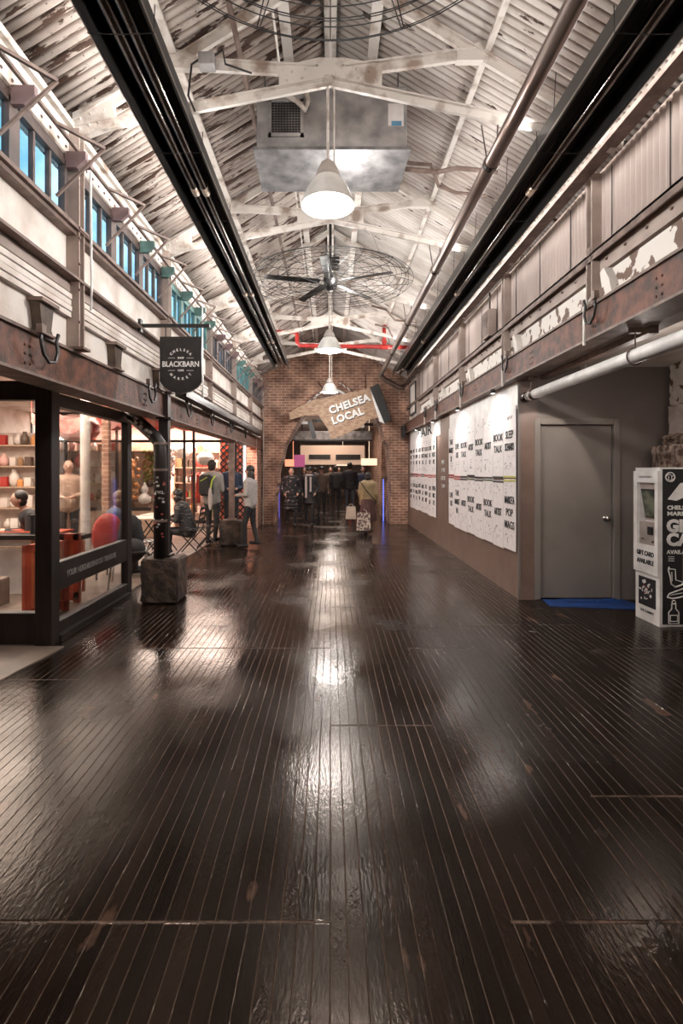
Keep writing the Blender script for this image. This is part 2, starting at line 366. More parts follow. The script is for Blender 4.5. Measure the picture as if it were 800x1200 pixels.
def text(name, s, size, m, parent, loc, rot, align='CENTER', extrude=.002, bold=0, xs=1, spacing=1):
    cu = bpy.data.curves.new(name, 'FONT'); cu.body = s; cu.size = size; cu.align_x = align; cu.align_y = 'CENTER'
    cu.extrude = extrude; cu.offset = bold; cu.space_character = spacing; cu.resolution_u = 3
    t = bpy.data.objects.new(name, cu); col.objects.link(t)
    dg = bpy.context.evaluated_depsgraph_get(); me = bpy.data.meshes.new_from_object(t.evaluated_get(dg))
    bpy.data.objects.remove(t); me.materials.clear(); me.materials.append(m)
    o = bpy.data.objects.new(name, me); col.objects.link(o); o.parent = parent; o.location = loc; o.rotation_euler = rot; o.scale = (xs, 1, 1)
    return o
def join_meshes(objs, name):
    # merge several freshly made single-material meshes into the first (no bpy.ops)
    bm = bmesh.new()
    for o in objs:
        m2 = o.data.copy(); m2.transform(o.matrix_basis); bm.from_mesh(m2); bpy.data.meshes.remove(m2)
    par = objs[0].parent; mt = objs[0].data.materials[0]
    for o in objs: bpy.data.objects.remove(o)
    me = bpy.data.meshes.new(name); bm.to_mesh(me); bm.free(); me.materials.append(mt)
    r = bpy.data.objects.new(name, me); col.objects.link(r); r.parent = par
    return r
FRONT = (PI/2, 0, 0)          # text facing the camera (-Y)
WEST = (PI/2, 0, -PI/2)       # text on a right-hand wall, facing -X
EAST = (PI/2, 0, PI/2)        # text on a left-hand wall, facing +X
Y_ARCH = 15.0

# ------------------------------------------------------------------ setting
f = MB(); f.b(-9, 6, -3, 34, -.2, 0); struct('floor', f, M_floor)
# corrugated roof slopes: real waves, peaks run down the slope
def corr_slope(xe, ze, xr, zr, y0, y1, m, name, per=.07, amp=.016):
    bm = MB(); nper = int((y1-y0)/per); st = 6
    d = Vector((xr-xe, 0, zr-ze)).normalized(); nrm = Vector((-d.z, 0, d.x))
    if nrm.z < 0: nrm = -nrm
    prev = None
    for i in range(nper*st+1):
        y = y0+i*per/st; o = amp*math.sin(2*PI*i/st)
        a = bm.bm.verts.new(Vector((xe, y, ze))+nrm*o); c = bm.bm.verts.new(Vector((xr, y, zr))+nrm*o)
        if prev: bm.bm.faces.new((prev[0], a, c, prev[1]))
        prev = (a, c)
    o = struct(name, bm, m, True)
    md = o.modifiers.new('thickness', 'SOLIDIFY'); md.thickness = .01; md.offset = 1
    return o
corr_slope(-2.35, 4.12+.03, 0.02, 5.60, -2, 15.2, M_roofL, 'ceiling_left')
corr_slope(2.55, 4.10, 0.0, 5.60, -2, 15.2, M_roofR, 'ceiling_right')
b = MB(); b.b(-.12, .12, -2, 15.2, 5.60, 5.72); struct('ceiling_ridge_cap', b, M_brown)

b = MB(); b.b(-7.2, 6, -2.2, -2.0, 0, 6); struct('wall_front_light_seal', b, M_brick)  # unseen wall added across the continuing hall to keep sky light out
# left upper wall, layer by layer
b = MB(); b.b(-2.30, -2.04, -2, Y_ARCH, 2.45, 3.42); struct('wall_left', b, M_cream)
b = MB()
for k in range(4): b.b(-2.04, -2.0+.006*(k % 2), -2, Y_ARCH, 2.735+k*.047, 2.773+k*.047)
struct('trim_1', b, M_cream)
b = MB(); b.b(-2.04, -2.01, -2, Y_ARCH, 2.935, 3.01); struct('trim_2', b, M_pinkish)
b = MB(); b.b(-2.04, -1.93, -2, Y_ARCH, 3.015, 3.035); b.b(-2.04, -2.0, -2, Y_ARCH, 3.035, 3.08); struct('trim_3', b, M_brown)
b = MB(); b.b(-2.12, -1.93, -2, Y_ARCH, 3.40, 3.43); b.b(-2.12, -1.96, -2, Y_ARCH, 3.37, 3.40); b.b(-2.12, -1.985, -2, Y_ARCH, 3.43, 3.465); struct('trim_4', b, M_brown)
# eave plate: wide white riveted band above the windows
b = MB(); b.b(-2.16, -2.02, -2, Y_ARCH, 3.96, 4.22)
b.b(-2.05, -1.98, -2, Y_ARCH, 4.20, 4.25)
struct('trim_5', b, M_white)
b = MB()
y = 1.6
while y < 9:
    for z in (4.03, 4.12): b.ell((-2.02, y, z), (.012, .012, .012), 6, 4)
    y += .11
o = struct('trim_6', b, M_brown)
# right upper wall
b = MB(); b.b(2.34, 2.6, -2, Y_ARCH, 2.66, 4.14); struct('wall_right_upper', b, M_pinkish)
b = MB(); b.b(2.31, 2.345, -2, Y_ARCH, 2.9, 3.215); struct('trim_7', b, M_peel)
b = MB(); b.b(2.29, 2.345, -2, Y_ARCH, 3.235, 3.385); struct('trim_8', b, M_pinkish)
b = MB(); b.b(2.22, 2.345, -2, Y_ARCH, 3.39, 3.41); b.b(2.22, 2.235, -2, Y_ARCH, 3.34, 3.41); struct('trim_9', b, M_brown)
bm = MB(); prev = None; i = 0
while i*.07/6 < 17:
    y = -2+i*.07/6; x = 2.318+.016*math.sin(2*PI*i/6)
    a = bm.bm.verts.new((x, y, 3.41)); c = bm.bm.verts.new((x, y, 4.10))
    if prev: bm.bm.faces.new((prev[0], a, c, prev[1]))
    prev = (a, c); i += 1
struct('wall_right_corrugated', bm, M_corr, True)
b = MB(); b.b(2.10, 2.22, -2, Y_ARCH, 4.06, 4.10); struct('trim_10', b, M_brown)

# poster wall below the right beam
b = MB(); b.b(2.27, 2.49, 6.16, Y_ARCH-.02, 0, 2.66); struct('wall_right', b, M_wallp)
b = MB(); b.b(2.262, 2.272, 6.175, 9.73, 2.30, 2.66); b.b(2.262, 2.272, 10.55, 14.5, 2.30, 2.66); struct('trim_11', b, M_whitec)
b = MB(); b.b(2.255, 2.285, 6.150, 6.172, 0.0, 2.66); struct('trim_12', b, M_doorw)
# door wall facing the camera, with an opening for the door
b = MB(); b.b(2.3, 2.50, 6.18, 6.4, 0, 3.0); b.b(3.45, 4.6, 6.18, 6.4, 0, 3.0); b.b(2.50, 3.45, 6.18, 6.4, 2.13, 3.0)
struct('wall_far_alcove', b, M_doorw)
b = MB(); b.b(4.6, 4.8, -2, 6.4, 0, 3.1); struct('wall_right_alcove', b, M_doorw)
b = MB()
b.prism([(6.3, 2.80), (2.0, 3.02), (2.0, 3.1), (6.3, 2.9)], 'x', 2.42, 4.8); struct('ceiling_alcove', b, M_cream)
b = MB(); b.b(2.42, 4.8, -2, 2.0, 3.0, 3.1); struct('ceiling_alcove_near', b, M_cream)
b = MB(); b.b(2.3, 4.8, 6.40, 6.46, -.05, 3.0); struct('wall_far_alcove_light_stop', b, M_doorw)  # added behind the door to stop sky light leaking round it
dr = tag(MB().b(2.53, 3.41, 6.21, 6.25, .01, 2.11, .004).build('door_1', M_door), kind='structure')
b = MB(); b.b(2.455, 2.53, 6.155, 6.21, 0, 2.19, .005); b.b(3.41, 3.485, 6.155, 6.21, 0, 2.19, .005); b.b(2.53, 3.41, 6.155, 6.21, 2.11, 2.19, .005)
b.build('door_frame', M_door, dr)
h = MB(); h.lathe((3.33, 6.21, .98), [(.035, 0), (.035, -.012), (.013, -.014), (.013, -.045), (.030, -.052), (.034, -.07), (.026, -.085), (0, -.088)], 16, 'y')
h.build('door_knob', M_silver, dr, True)
b = MB()
for z in (.3, 1.05, 1.85): b.b(2.524, 2.54, 6.19, 6.212, z, z+.1)
b.build('hinge', M_door, dr)

# arch wall
arch = [(-1.67, 0), (-1.62, .8), (-1.52, 1.6), (-1.32, 2.35), (-.92, 3.05), (-.47, 3.6), (.03, 3.9), (.57, 3.86), (1.07, 3.55), (1.47, 2.95), (1.70, 2.2), (1.80, 1.35), (1.74, 0)]
fine = []
for i in range(len(arch)-1):
    a, c = arch[i], arch[i+1]
    for k in range(6):
        t = k/6; j = random.uniform(-.025, .025)
        fine.append((a[0]+(c[0]-a[0])*t+j, a[1]+(c[1]-a[1])*t+(random.uniform(-.015, .015) if 0 < i+k else 0)))
fine.append(arch[-1]); fine[0] = arch[0]
outer = [(2.9, 0), (2.9, 3.85), (0, 5.65), (-2.9, 3.8), (-2.9, 0)]
b = MB(); b.prism(fine+outer, 'y', Y_ARCH, Y_ARCH+1.1); struct('wall_back', b, M_brick)
# corner pilasters of brick either side
b = MB(); b.b(-2.6, -2.02, 14.0, Y_ARCH, 0, 2.3); struct('wall_back_pilaster_left', b, M_brick)

# hall beyond the arch
b = MB(); b.b(-3.4, -3.2, 16.1, 33, 0, 4); b.b(-3.2, -2.0, 19.4, 20.2, 0, 4); struct('wall_left_far_hall', b, M_brick)
b = MB(); b.b(2.3, 2.5, 16.1, 33, 0, 4); b.b(1.75, 2.3, 17.6, 18.4, 0, 4); struct('wall_right_far_hall', b, M_brick)
b = MB(); b.b(-3.4, 2.5, 33, 33.2, 0, 4); struct('wall_end_far_hall', b, M_brown)
b = MB(); b.b(-3.4, 2.5, 16.1, 33, 3.9, 4.0); struct('ceiling_far_hall', b, M_cream)

# ------------------------------------------------------------------ steel beams
def ibeam(name, xa, xb, z0, z1, y0, y1, label, face):
    root = thing(name, label, 'beam', ((xa+xb)/2, y0, z0))
    off = Vector(root.location)
    b = MB(); b.b(xa, xb, y0, y1, z0, z0+.02); b.b(xa, xb, y0, y1, z1-.02, z1)
    b.build('flange', M_brown, None, off=off).parent = root
    col_fix(root, 'flange')
    w = MB()
    xw = xb if face > 0 else xa
    w.b(xw-.02*face, xw-.045*face, y0, y1, z0+.02, z1-.02); w.b((xa+xb)/2-.05, (xa+xb)/2+.05, y0, y1, z0+.02, z1-.02)
    o = w.build('web', M_rust, None, off=off); o.parent = root; o.location = (0, 0, 0)
    r = MB(); y = max(y0, 1.2)
    while y < min(y1, 11):
        for z in (z0+.07, z0+.13, z0+.19): r.ell((xw-.02*face, y, z), (.010, .010, .010), 6, 4); r.ell((xw-.02*face, y+.06, z), (.010, .010, .010), 6, 4)
        y += 2.15
    o = r.build('rivet', M_rust, None, off=off); o.parent = root; o.location = (0, 0, 0)
    return root
def col_fix(root, n):
    for c in root.children: c.location = (0, 0, 0)
ibeam('steel_beam', -2.22, -1.98, 2.19, 2.49, -2, Y_ARCH, 'long rusty brown steel beam above the left shop fronts, running to the brick arch', 1)
ibeam('steel_beam', 2.15, 2.40, 2.64, 2.93, -2, Y_ARCH, 'long rusty brown steel beam above the poster wall and the grey door', -1)

def part(root, mb, name, m, smooth=False):
    o = mb.build(name, m, None, smooth, off=tuple(root.location)); o.parent = root; o.location = (0, 0, 0); return o

# posts of the left clerestory wall
TY = [4.0, 6.2, 8.4, 10.55, 12.7]
ordw = ['nearest', 'second', 'third', 'fourth', 'farthest']
where = ['over the near glass shop front', 'above the hanging black shop sign', 'past the hanging black shop sign', 'over the people by the lattice', 'next to the brick arch wall']
for i, y in enumerate([1.85]+TY):
    lab = ('steel wall post at the very left edge, under the clerestory windows' if i == 0 else
           '%s brown steel wall post on the left, %s' % (ordw[i-1], where[i-1]))
    r = thing('wall_post', lab, 'post', (-1.985, y, 2.5))
    b = MB(); b.b(-2.04, -1.94, y-.045, y-.03, 2.5, 4.2); b.b(-2.04, -1.94, y+.03, y+.045, 2.5, 4.2); b.b(-2.04, -2.0, y-.03, y+.03, 2.5, 4.2)
    part(r, b, 'channel', M_pinkish)
    b = MB(); b.b(-2.03, -1.90, y-.06, y+.06, 2.49, 2.51); b.b(-2.03, -1.92, y-.07, y+.07, 3.41, 3.43)
    for z in (2.7, 2.95, 3.15, 3.35): b.ell((-1.935, y-.045, z), (.012, .012, .012), 6, 4)
    part(r, b, 'base_plate', M_brown)

# clerestory windows: three sashes to the bay, three panes to the sash
M_winf = mat('dark_window_steel', (.12, .08, .07), (.07, .05, .045), rough=.5)
wi = 0
bays = [1.85]+TY+[14.9]
for bi in range(len(bays)-1):
    ya, yb = bays[bi]+.07, bays[bi+1]-.07; sw = (yb-ya)/3
    for k in range(3):
        if bi == 0 and k < 1: continue
        wi += 1
        y0 = ya+k*sw+.03; y1 = ya+(k+1)*sw-.03
        x = -2.04
        fr = MB()
        fr.b(x-.02, x+.03, y0, y1, 3.465, 3.50); fr.b(x-.02, x+.03, y0, y1, 3.87, 3.91)
        fr.b(x-.02, x+.03, y0-.03, y0+.025, 3.465, 3.96); fr.b(x-.02, x+.03, y1-.025, y1+.03, 3.465, 3.96)
        fr.b(x-.02, x+.02, y0-.03, y1+.03, 3.91, 3.96)
        mf = M_winf if bi < 2 else (M_teal if bi in (2, 4) else M_winf)
        w = tag(fr.build('window_%d' % wi, mf), kind='structure')
        g = MB(); g.b(x-.005, x+.003, y0, y1, 3.49, 3.88); g.build('window_pane', M_glassb, w)
        m = MB()
        for q in (1, 2): yy = y0+(y1-y0)*q/3; m.b(x-.015, x+.02, yy-.012, yy+.012, 3.49, 3.88)
        m.build('window_bar', mf, w)
        # opening gear: plate bracket and triangular arm
        mt = M_teal if (bi in (1,) and k > 0) or bi in (2, 4) else M_mauve
        p = MB(); p.prism([(x+.03, 3.86), (x+.03, 3.98), (-1.86, 3.98), (-1.86, 3.92), (-1.93, 3.86)], 'y', y1-.01, y1+.03)
        p.build('bracket_plate', mt, w)
        a = MB(); a.bar((-1.93, y1-.30, 4.0), (-1.70, y1-.04, 3.98), .022, .022, (0, 0, 1)); a.bar((-1.70, y1-.04, 3.98), (-2.0, y1-.16, 3.56), .018, .018)
        a.build('opening_arm', M_brown, w)
r = thing('window_shaft', 'long thin steel tube running above the left clerestory windows', 'tube', (-1.93, -2, 4.0))
part(r, MB().tube([(-1.93, -2, 4.0), (-1.93, 14.8, 4.0)], .017, 8), 'shaft_tube', M_brown)
b = MB()
for y in TY: b.b(-2.03, -1.91, y+.08, y+.12, 3.97, 4.03)
part(r, b, 'shaft_bearing', M_mauve)

# right wall posts
for i, y in enumerate([2.2, 4.4, 6.6, 8.8, 11.0, 13.2]):
    lab = '%s taupe steel post against the corrugated right wall%s' % (['nearest', 'second', 'third', 'fourth', 'fifth', 'farthest'][i], ', ' + ['at the frame edge', 'above the grey door', 'beside the grey electrical box', 'over the near posters', 'over the gap between the posters', 'over the far posters'][i])
    r = thing('wall_post', lab, 'post', (2.26, y, 2.93))
    b = MB(); b.b(2.22, 2.32, y-.05, y-.035, 2.93, 4.08); b.b(2.22, 2.32, y+.035, y+.05, 2.93, 4.08); b.b(2.28, 2.32, y-.035, y+.035, 2.93, 4.08)
    part(r, b, 'channel', M_pinkish)
    b = MB(); b.b(2.20, 2.33, y-.065, y+.065, 2.93, 2.95); b.b(2.215, 2.225, y-.035, y+.035, 3.40, 3.47)
    part(r, b, 'base_plate', M_brown)
b = MB()
y = 1.0
while y < 13:
    b.tube([(2.29, y, 3.31), (2.275, y, 3.31)], .012, 6); y += .27
tag(b.build('trim_13', M_brown), kind='structure')
# overlap seams between corrugated sheets
b = MB(); y = 1.3
while y < 14: b.b(2.296, 2.302, y, y+.008, 3.42, 4.05); y += .72
struct('trim_14', b, M_black)

# ------------------------------------------------------------------ roof trusses
def truss():
    r = thing('roof_truss', 'white painted steel roof truss', 'truss', (0, 0, 4.6))
    def P(x, z): return (x, 0, z-4.6)
    for s, xe, ze in ((-1, -2.03, 4.20), (1, 2.28, 4.10)):
        b = MB(); b.bar(P(xe, ze+.05), P(0.0, 5.52), .085, .012); b.bar(P(xe, ze+.03), P(0.0, 5.50), .03, .085); b.build('rafter', M_white, r)
        b = MB(); b.bar(P(xe-.05*s*0, ze-.01), P(0.0, 4.585), .028, .065); b.bar(P(xe, ze+.02), P(0, 4.612), .075, .012); b.build('tie_beam', M_white, r)
        xm = -1.15 if s < 0 else 1.12; zm = 4.72 if s < 0 else 4.80
        b = MB(); b.bar(P(xm, zm), P(0.12*s, 4.66), .03, .07); b.bar(P(xm, zm+.035), P(.12*s, 4.695), .08, .012); b.build('brace', M_white, r)
    b = MB(); b.tube([P(0, 4.6), P(0, 5.5)], .012, 8); b.build('king_rod', M_white, r)
    b = MB(); b.prism([(-.42, -.10), (-.2, .03), (-.42, .10), (0, .17), (.42, .11), (.2, .03), (.42, -.08), (0, 0.0)][0:0] or [(-.40, -.075), (-.40, .09), (-.10, .16), (.10, .16), (.40, .11), (.40, -.075), (0, .0)], 'y', -.025, .025)
    for s in (-1, 1):
        for x, z in ((.1, .1), (.2, .07), (.3, .05), (.34, -.02), (.22, .0)): b.ell((x*s, -.03, z), (.011, .011, .011), 6, 4)
    b.build('centre_gusset', M_white, r)
    for s, xe, ze in ((-1, -2.0, 4.20), (1, 2.22, 4.12)):
        b = MB(); zz = ze-4.6; b.prism([(xe, zz-.08), (xe, zz+.13), (xe-.30*s, zz+.28), (xe-.33*s, zz+.05)], 'y', -.03, .03)
        for x, z in ((.06, .0), (.06, .08), (.14, .12), (.2, .05), (.25, .15), (.13, .03)): b.ell((xe-x*s, -.035, zz+z), (.011, .011, .011), 6, 4)
        b.build('eave_gusset', M_white, r)
        xm = -1.15 if s < 0 else 1.12; zm = (4.74 if s < 0 else 4.80)-4.6
        b = MB(); b.prism([(xm-.14, zm-.06), (xm-.14, zm+.07-.05*s), (xm+.14, zm+.07+.05*s), (xm+.14, zm-.06)], 'y', -.028, .028); b.build('rafter_gusset', M_white, r)
    return r
T0 = truss()
tl = ['white steel roof truss nearest the camera, carrying the big pendant lamp', 'white steel roof truss just behind the galvanised duct box',
      'white steel roof truss carrying the middle pendant lamp', 'white steel roof truss between the middle lamp and the red pipe', 'white steel roof truss closest to the brick arch wall']
for i, y in enumerate(TY):
    o = T0 if i == 0 else dup(T0)
    o.location = (0, y, 4.6); o['label'] = tl[i]
# purlins
for x, z, lab, w in ((-1.22, 4.80, 'white purlin along the left roof slope beside the left black heater', .06), (1.22, 4.82, 'thin white purlin along the right roof slope', .05),
                  (-.38, 5.30, 'white purlin just left of the roof ridge', .09), (.38, 5.30, 'white purlin just right of the roof ridge', .09), (0.0, 5.50, 'white ridge beam at the top of the roof', .11)):
    r = thing('purlin', lab, 'purlin', (x, -2, z))
    b = MB(); b.b(x-w/2, x+w/2, -2, Y_ARCH, z-.015, z+.005); b.b(x-.008, x+.008, -2, Y_ARCH, z, z+.08)
    part(r, b, 'purlin_flange', M_white)
b = MB(); b.tube([(-.72, -2, 4.87), (-.72, 14.8, 4.87)], .022, 8)
tag(b.build('conduit', M_brown), 'dark conduit running under the left roof slope toward the arch', 'conduit')
b = MB(); b.tube([(-.43, 2.0, 4.98), (-.43, 14.0, 4.98)], .010, 6)
tag(b.build('conduit', M_white), 'thin white conduit running near the left side of the ridge', 'conduit')

# ------------------------------------------------------------------ radiant heaters (black hoods)
def heater(x0, x1, z, y0, y1, tubes, label, xo=0):
    r = thing('radiant_heater', label, 'heater', ((x0+x1)/2, y0, z)); w = x1-x0; cx = (x0+x1)/2
    th = .012
    prof = [(x0, z), (x0+.02, z+.16), (cx-w*.2, z+.24), (cx+w*.2, z+.24), (x1-.02, z+.16), (x1, z)]
    inner = [(x1-.012, z), (x1-.035, z+.14), (cx+w*.18, z+.09), (cx, z+.16), (cx-w*.18, z+.09), (x0+.035, z+.14), (x0+.012, z)]
    b = MB(); b.prism(prof+inner, 'y', y0, y1); part(r, b, 'hood', M_hood)
    for tx in tubes:
        b = MB(); b.tube([(tx, y0, z+.05), (tx, y1-.02, z+.05)], .033, 14); part(r, b, 'heater_tube', M_tube, True)
    b = MB(); y = y0+1.2
    while y < y1:
        for tx in tubes: b.tube([(tx, y, z+.05), (tx, y+.11, z+.05)], .036, 14)
        y += 2.6
    part(r, b, 'tube_coupling', M_coupl, True)
    b = MB(); y = y0+.6
    while y < y1-.1:
        b.tube([(x0-.01, y, z+.15), (x0-.006, y, z-.006), (cx, y, z-.012), (x1+.006, y, z-.006), (x1+.01, y, z+.15)], .003, 5)
        b.tube([(cx-.08, y, z+.23), (cx-.06, y, z+.6)], .003, 5)
        y += 1.05
    part(r, b, 'hanger_wire', M_wire)
    b = MB(); b.b(cx-.07, cx+.07, y0, y1-.3, z+.245, z+.275); part(r, b, 'strip_light_housing', M_whitec)
    b = MB(); b.b(x0-.006, x0, y0, y1, z, z+.012); b.b(x1, x1+.006, y0, y1, z, z+.012); part(r, b, 'hood_rim', M_silver)
    return r
heater(-1.32, -.97, 3.95, -2, 12.1, (-1.18, -1.09), 'long black radiant heater hood hung along the left side of the roof')
heater(1.56, 1.95, 3.95, -2, 12.9, (1.75,), 'long black radiant heater hood hung along the right wall')

# brown sprinkler main on the right
r = thing('ceiling_pipe', 'long thick brown steel pipe hung under the right roof slope', 'pipe', (1.28, -2, 4.0))
b = MB(); b.tube([(1.28, -2, 4.0), (1.28, 13.1, 4.0)], .056, 16)
b.tube([(1.28, 13.05, 4.0), (1.40, 13.25, 3.92), (1.75, 13.35, 3.75), (1.95, 13.3, 3.7)], .07, 12)
part(r, b, 'pipe_run', M_pipe, True)
b = MB()
for y in (1.9, 4.05, 6.2, 8.4, 10.55, 12.7): b.tube([(1.28, y, 4.0), (1.28, y+.05, 4.0)], .064, 16); b.tube([(1.24, y+.02, 4.05), (1.20, y+.02, 4.3)], .006, 6); b.tube([(1.32, y+.02, 4.05), (1.33, y+.02, 4.3)], .006, 6)
part(r, b, 'pipe_coupling', M_tube)
# red sprinkler pipe
r = thing('sprinkler_pipe', 'bright red sprinkler pipe crossing the roof before the brick wall', 'pipe', (0, 11.4, 4.4))
b = MB(); Y = 11.4
def Q(px, py, Y=11.4): return ((px-387)*Y/600, Y, 1.55-(py-552)*Y/600)
b.tube([Q(316, 389), Q(345, 389), Q(348, 391), Q(348, 401), Q(351, 405), Q(480, 407)], .045, 12)
b.tube([Q(450, 406), Q(450, 381)], .042, 12)
part(r, b, 'pipe_run', M_red, True)
b = MB()
for p, q in ((Q(365, 405.3), Q(369, 405.4)), (Q(446, 406.5), Q(454, 406.6)), (Q(450, 402), Q(450, 399))): b.tube([p, q], .056, 12)
part(r, b, 'pipe_coupling', M_red)

# ------------------------------------------------------------------ pendant lamps
def pendant():
    r = thing('pendant_lamp', 'white enamel pendant lamp', 'lamp', (0, 0, 0))
    # local origin at the rim
    b = MB(); b.shell((0, 0, 0), [(.205, 0), (.205, .03), (.195, .045), (.165, .12), (.125, .19), (.10, .215)], 40); lsh = b.build('lamp_shade', M_shade, r, True)
    b = MB(); b.lathe((0, 0, 0), [(.105, .21), (.085, .27), (.055, .33), (.035, .345), (.02, .36)], 32); b.build('lamp_neck', M_shadeneck, r, True)
    b = MB(); b.tube([(0, 0, .35), (0, 0, .95)], .011, 8); b.tube([(.05, 0, .30), (.05, 0, .9), (.02, 0, 1.0)], .006, 6); b.build('lamp_stem', M_white, r)
    b = MB(); b.ell((0, 0, .98), (.05, .05, .035), 12, 8); b.build('canopy_cup', M_white, r)
    b = MB(); b.lathe((0, 0, .045), [(0, -.045), (.10, -.035), (.16, 0), (.17, .02), (0, .03)], 32); b.build('light_bulb', emis('lit_diffuser', (1, .95, .88), 14), lsh, True)
    return r
P0 = pendant()
for i, (y, z, lab) in enumerate(((4.0, 3.62, 'large white pendant lamp nearest the camera, in front of the duct box'), (8.4, 3.52, 'white pendant lamp hanging before the red sprinkler pipe'),
                                 (12.7, 3.50, 'small far white pendant lamp in front of the brick arch'), (-.3, 3.62, 'white pendant lamp behind the camera'))):
    o = P0 if i == 0 else dup(P0)
    o.location = (-.02, y, z); o['label'] = lab
    point('pendant_light', (-.02, y, z-.07), [120, 120, 110, 110][i], NEUT, .10)

# ------------------------------------------------------------------ galvanised duct box
r = thing('duct_box', 'large galvanised sheet metal duct box hung below the roof ridge', 'air duct', (0, 4.9, 4.43))
b = MB(); b.b(-.665, .69, 4.62, 5.25, 4.46, 5.02, .006); part(r, b, 'duct_body', M_galv)
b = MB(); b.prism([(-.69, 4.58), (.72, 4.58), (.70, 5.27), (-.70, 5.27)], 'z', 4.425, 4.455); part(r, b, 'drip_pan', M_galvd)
b = MB()
x0, x1, z0, z1 = -.56, -.24, 4.56, 4.90
b.b(x0, x1, 4.600, 4.622, z0, z0+.03); b.b(x0, x1, 4.600, 4.622, z1-.03, z1); b.b(x0, x0+.03, 4.600, 4.622, z0, z1); b.b(x1-.03, x1, 4.600, 4.622, z0, z1)
part(r, b, 'grille_frame', M_galv)
b = MB(); b.b(x0+.03, x1-.03, 4.614, 4.619, z0+.03, z1-.03); part(r, b, 'grille_backing', M_black)
b = MB()
for k in range(1, 12): z = z0+.03+k*(z1-z0-.06)/12; b.b(x0+.03, x1-.03, 4.606, 4.611, z-.003, z+.003)
for k in range(1, 10): x = x0+.03+k*(x1-x0-.06)/10; b.b(x-.003, x+.003, 4.606, 4.611, z0+.03, z1-.03)
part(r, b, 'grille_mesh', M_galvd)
b = MB(); b.b(.52, .66, 4.612, 4.621, 4.66, 4.86); part(r, b, 'notice_label', M_paper)
b = MB(); b.b(.55, .64, 4.607, 4.613, 4.66, 4.70); part(r, b, 'blue_tag', mat('pale_blue', (.12, .32, .50)))
b = MB(); b.tube([(-.38, 4.6, 4.92), (-.30, 4.52, 4.82), (-.22, 4.52, 4.74), (-.20, 4.58, 4.86), (-.22, 4.6, 4.97)], .022, 8); part(r, b, 'flex_hose', M_white)
b = MB()
for x in (-.6, .62):
    for y in (4.7, 5.2): b.tube([(x, y, 4.9), (x, y, 5.2)], .006, 6)
part(r, b, 'hanger_rod', M_galvd)

# ------------------------------------------------------------------ ceiling fans in wide wire guards
def fan():
    r = thing('ceiling_fan', 'fan', 'fan', (0, 0, 0))
    b = MB(); b.tube([(0, 0, .05), (0, 0, .85)], .022, 10); b.build('down_rod', M_black, r)
    b = MB(); b.lathe((0, 0, 0), [(.03, .14), (.09, .10), (.11, .03), (.10, -.06), (.05, -.12), (0, -.13)], 20); b.build('motor_housing', M_black, r, True)
    for k in range(5):
        a = 2*PI*k/5+.5
        bl = MB(); e = Euler((.16, 0, 0)).to_matrix()
        bl.box((.56, 0, 0), (.80, .12, .008), None)
        for v in bl.bm.verts: v.co = e @ v.co; v.co = Matrix.Rotation(a, 3, 'Z') @ v.co
        bl.build('fan_blade', M_black, r)
    g = MB()
    for R, z in ((1.23, .0), (1.16, .03), (1.12, .05), (1.06, .07), (.98, .085), (.90, .10), (.78, .115), (.64, .125), (.5, .13), (.36, .135), (.22, .14)): g.ring((0, 0, z), R, .0036, 64, 5)
    for R in (1.16, 1.0, .8, .55, .3): g.ring((0, 0, -.05-(.0 if R > 1 else .02)), R, .003, 64, 5)
    for k in range(16):
        a = 2*PI*k/16; c, s = math.cos(a), math.sin(a)
        g.tube([(.1*c, .1*s, .145), (.8*c, .8*s, .115), (1.23*c, 1.23*s, 0), (1.16*c, 1.16*s, -.05), (.3*c, .3*s, -.075), (.08*c, .08*s, -.08)], .004, 5)
    g.build('wire_guard', M_wire, r)
    h = MB()
    for k in range(4):
        a = 2*PI*k/4+.4; h.tube([(1.0*math.cos(a), 1.0*math.sin(a), .09), (.75*math.cos(a), .75*math.sin(a), .62)], .005, 6)
    h.build('stay_rod', M_wirec, r)
    return r
F0 = fan(); F0.location = (0, 2.08, 4.30); F0.scale = (.97, .97, 1); F0['label'] = 'black ceiling fan with curved wire guard rings at the top edge'
dup(F0, (0, 7.45, 4.30), .35, 'black ceiling fan in a wide wire cage between the two larger lamps')
b = MB(); b.b(-.09, .14, 7.9, 8.15, 4.74, 4.86); o = b.build('junction_box', M_black, None, off=(0, 8, 4.74)); tag(o, 'black metal box above the caged ceiling fan', 'box')

# conduits on the right slope
b = MB()
b.tube([(.75, 5.1, 4.62), (1.0, 5.1, 4.60), (1.12, 5.3, 4.5), (1.30, 5.3, 4.43), (1.60, 5.3, 4.40)], .018, 8); tag(b.build('conduit', M_brown, None, off=(1, 5.2, 4.5)), 'upper bent brown conduit between the duct box and the right pipe', 'conduit')
b = MB(); b.tube([(.72, 5.0, 4.5), (1.05, 5.0, 4.47), (1.2, 4.85, 4.42), (1.58, 4.85, 4.38)], .022, 8)
tag(b.build('conduit', M_brown, None, off=(1, 5, 4.5)), 'lower bent brown conduit between the duct box and the right pipe', 'conduit')
b = MB(); b.tube([(.75, 9.3, 4.55), (1.0, 9.2, 4.45), (1.2, 9.5, 4.35), (1.6, 9.5, 4.3)], .02, 8)
tag(b.build('conduit', M_brown, None, off=(1, 9.4, 4.4)), 'bent dark conduit on the right slope just past the caged fan', 'conduit')
b = MB(); b.tube([(.9, 10.3, 4.5), (1.15, 10.2, 4.4), (1.3, 10.6, 4.3), (1.6, 10.6, 4.3)], .02, 8)
tag(b.build('conduit', M_brown, None, off=(1, 9.8, 4.4)), 'bent dark conduit on the right slope nearest the red pipe', 'conduit')
